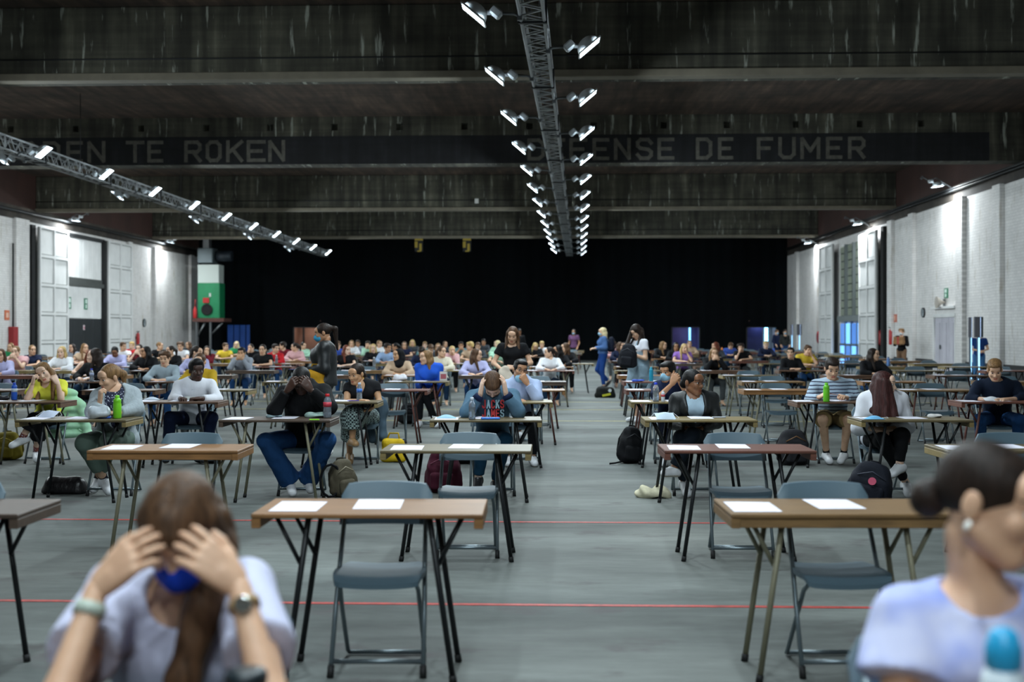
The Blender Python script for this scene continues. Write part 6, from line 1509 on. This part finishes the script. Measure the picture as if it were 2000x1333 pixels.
crumple('pencil_case', 'blue pouch on the desk near the turquoise flask', 'pouch', ground(1247, 18.95, DT + .001), (.2, .09, .045), (40, 80, 190), .6)
crumple('sunglasses_pouch', 'dark pouch on the desk at the left photo edge', 'pouch', on_desk(5, 778, 3), (.16, .1, .06), (40, 40, 46), .5)
def bar(name, label, cat, loc, rz, size, col):
    return MB().box((0, 0, size[2] / 2), size, 0, None, min(size) * .3).obj(name, mat(col, .45), None, loc=loc, rz=rz, label=label, category=cat)
bar('pencil_case', 'flat blue pencil case before the woman in grey cardigan', 'pencil case', on_desk(203, 817, 2) + Vector((0, -.06, 0)), YAW, (.17, .05, .018), (60, 100, 190))
bar('pencil_case', 'blue pencil case before the boy holding his head', 'pencil case', on_desk(958, 820, 2), YAW + .1, (.17, .045, .018), (40, 120, 220))
bar('marker_pen', 'white and navy pen on the desk of the woman in leather jacket', 'pen', on_desk(1404, 817, 2), YAW + .1, (.13, .014, .012), (200, 206, 220))
bar('highlighter', 'green highlighter before the man in black hoodie', 'pen', on_desk(617, 822, 2) + Vector((0, -.07, 0)), YAW, (.09, .016, .012), (150, 230, 50))
bar('pencil', 'purple pen before the woman in patterned skirt', 'pen', on_desk(690, 784, 3), YAW + .2, (.13, .01, .01), (90, 70, 170))
b = thing('book', 'small propped picture card beside the woman in cobalt blue', 'card', on_desk(866, 742, 5), YAW)
MB().box((0, 0, .075), (.12, .006, .15), 0, Matrix.Rotation(R(-14), 3, 'X')).obj('board', mat((190, 186, 184), .6), b); MB().box((0, -.006, .07), (.09, .004, .08), 0, Matrix.Rotation(R(-14), 3, 'X')).obj('picture', mat((150, 70, 80), .6), b)

# bags and rucksacks
def backpack(label, loc, rz, w, d_, h, col, straps=((-.5, 1),), res=.014, lean=0.0, trim=None, mlt=None):
    o = thing('backpack', label, 'backpack', loc, rz)
    Rm = np.array(Matrix.Rotation(lean, 3, 'Y'))
    T = lambda p: Rm @ A3(*p)
    m = mlt or cl(col, .5, 'cloth', .75, 2)
    P = [rbox(T((0, 0, h * .34)), (w * .48, d_ * .46, h * .34), .06, Rm, .06), rbox(T((0, d_ * .06, h * .66)), (w * .42, d_ * .34, h * .27), .07, Rm, .07), ell(T((0, d_ * .05, h * .86)), (w * .3, d_ * .26, h * .1), Rm, .05), cone(T((-w * .46, 0, h * .2)), T((-w * .45, 0, h * .42)), .045, .035, .03), cone(T((w * .46, 0, h * .2)), T((w * .45, 0, h * .42)), .045, .035, .03), plane((0, 0, .003), (0, 0, -1))]
    link('main_body', npmesh('pack', [(*net(P, res, .004), 0)], [m]), o)
    P = [rbox(T((0, -d_ * .46, h * .28)), (w * .36, d_ * .16, h * .2), .035, Rm, .03), plane((0, 0, .004), (0, 0, -1))]
    link('front_pocket', npmesh('pocket', [(*net(P, res * .8, .002), 0)], [m]), o)
    dk = cl(tuple(int(c * .7) for c in col), .3)
    for s in (-1, 1):
        MB().tube([Vector(T((s * w * .26, d_ * .35, h * .86))), Vector(T((s * w * .42, d_ * .55, h * .6))), Vector(T((s * w * .46, d_ * .5, h * .3))), Vector(T((s * w * .4, d_ * .35, h * .08)))], .014, 6).obj('strap', dk, o)
    MB().tube([Vector(T((-.04, d_ * .2, h * .9))), Vector(T((-.03, d_ * .2, h * .99))), Vector(T((.03, d_ * .2, h * .99))), Vector(T((.04, d_ * .2, h * .9)))], .009, 6).obj('handle', dk, o)
    MB().tube([Vector(T((-w * .34, -d_ * .42, h * .66))), Vector(T((0, -d_ * .46, h * .8))), Vector(T((w * .34, -d_ * .42, h * .66)))], .006, 5).obj('zip', mat(trim or tuple(min(255, int(c * 1.5) + 15) for c in col), .5), o)
    return o
def gfloor(px, py): return ground(px, CH * F / (py - HZ))
bp1 = backpack('black rucksack standing on the floor beside the aisle, right block', gfloor(1228, 905), YAW + .2, .26, .22, .44, (20, 21, 24), lean=.12)
MB().tube([(-.12, -.1, .03), (-.2, -.14, .02), (-.27, -.12, .012)], .011, 6).obj('loose_strap', BLACKC, bp1)
backpack('maroon rucksack under the desk of the boy holding his head', gfloor(866, 962), YAW - .1, .32, .22, .42, (74, 28, 44))
b = backpack('olive rucksack with black strap loop beside the man in black hoodie', gfloor(674, 970), YAW + .5, .22, .2, .36, (84, 78, 64), lean=-.1)
MB().tube([(-.10 + .1 * math.cos(a) - .06, -.05, .16 + .15 * math.sin(a)) for a in [i * .5 for i in range(13)]], .012, 6, closed=True).obj('strap_loop', BLACKC, b)
b = backpack('navy-black rucksack with pink emblem before the woman in white sweatshirt', gfloor(1692, 984), YAW - .35, .36, .26, .38, (28, 31, 40), lean=.2)
MB().lathe([(.035, 0), (.035, .004)], (.06, -.17, .22), 12, 0, Matrix.Rotation(R(75), 3, 'X')).obj('emblem', mat((190, 70, 100), .6), b)
backpack('dark grey rucksack with brown handle beside the man in khaki shorts', gfloor(1549, 908), YAW + .1, .34, .24, .42, (40, 40, 44), trim=(120, 84, 50))
backpack('olive yellow rucksack on the floor at the left photo edge', gfloor(14, 898), YAW, .32, .22, .34, (126, 112, 38))
backpack('black rucksack under the desk behind the man in white shirt', ground(408, 13.95), YAW, .3, .2, .28, (26, 27, 30))
backpack('black rucksack on the floor behind the woman in patterned skirt', gfloor(800, 828), YAW, .34, .2, .34, (22, 23, 26))
backpack('black rucksack under the desk near the young man in lilac hoodie', gfloor(900, 906), YAW, .3, .2, .36, (20, 21, 24))
def soft_bag(name, label, loc, rz, size, col, res=.016, strap=True, m=None):
    o = thing(name, label, 'bag', loc, rz); w, d_, h = size
    P = [rbox((0, 0, h * .45), (w * .47, d_ * .38, h * .44), .045, I3, .05), cone((-w * .36, 0, h * .2), (w * .36, 0, h * .2), d_ * .42, d_ * .42, .05), cone((-w * .33, 0, h * .72), (w * .33, 0, h * .72), d_ * .3, d_ * .3, .05), plane((0, 0, .003), (0, 0, -1))]
    link('main_body', npmesh(name, [(*net(P, res, .006), 0)], [m or cl(col, .5, 'cloth', .7, 2)]), o)
    if strap: MB().tube([(-w * .3, 0, h * .85), (-w * .2, .03, h * 1.12), (w * .2, .04, h * 1.12), (w * .3, 0, h * .85)], .012, 6).obj('strap', cl(tuple(int(c * .8) for c in col), .3), o)
    return o
soft_bag('tote_bag', 'yellow cloth bag on the floor beside the woman in patterned skirt', gfloor(768, 903), YAW - .15, (.26, .16, .3), (206, 172, 34))
soft_bag('handbag', 'black leather bag lying on the floor by the woman in grey cardigan', gfloor(128, 964), YAW, (.36, .22, .13), (24, 22, 24), m=mat((26, 24, 26), .35, 0, 'cloth', 'black_bag_leather', 2, .4))
crumple('tote_bag', 'crumpled cream cloth bag on the floor by the aisle, right block', 'bag', gfloor(1274, 972), (.32, .2, .11), (206, 200, 172), .9, 0, .026)
b = soft_bag('shopping_bag', 'black and yellow bag on the floor in the far aisle', gfloor(1182, 777), YAW, (.4, .26, .24), (26, 28, 26), .02, False)
MB().box((.02, -.135, .07), (.2, .01, .05), 0, Matrix.Rotation(R(-12), 3, 'Y')).obj('yellow_panel', mat((190, 186, 40), .6), b); MB().lathe([(.04, 0), (.04, .006)], (.1, -.128, .17), 12, 0, Matrix.Rotation(R(90), 3, 'X')).obj('emblem', mat((200, 205, 205), .6), b)
# bags carried by the standing people
b = backpack('black rucksack held open by the woman in the denim dress', ground(1224, 19.95, .93), YAW - .3, .28, .2, .42, (30, 32, 38), lean=.1)
b = backpack('navy rucksack on the back of the blonde woman in denim jacket', bd.location + Vector((.21, .02, 1.0)), YAW + R(-84), .3, .18, .42, (22, 28, 44), res=.02)
soft_bag('shoulder_bag', 'mustard bag hanging at the side of the woman in leather jacket', ground(616, 14.55, .80), YAW, (.2, .14, .3), (206, 152, 40), strap=True)
# mint puffer jacket over the chair of the woman in yellow
o = thing('puffer_jacket', 'mint green puffer jacket hung over the chair of the woman in yellow', 'jacket', ground(128, 14.25), YAW)
P = []
for i in range(6): P.append(ell((.03 * math.sin(i), .0, .80 - i * .095), (.15 + .02 * i, .10 + .01 * i, .065), I3, .03))
for i in range(5): P.append(ell((.19 + .02 * i, -.02, .66 - i * .085), (.06, .07, .058), I3, .03))
link('quilted_body', npmesh('puffer', [(*net(P, .014, .004), 0)], [cl((176, 224, 188), .3, 'cloth', .6)]), o)
# dark jacket on the chair of the woman in patterned skirt
o = thing('denim_jacket', 'grey denim jacket hung on the chair of the woman in patterned skirt', 'jacket', ground(738, 14.15), YAW)
P = [ell((0, .02, .62), (.13, .09, .16), I3, .04), cone((.02, .0, .5), (.06, -.04, .3), .075, .06, .04), cone((-.05, .02, .5), (-.06, .0, .28), .08, .07, .04)]
link('cloth', npmesh('jacket', [(*net(P, .014, .006), 0)], [cl((74, 92, 106), .5)]), o)
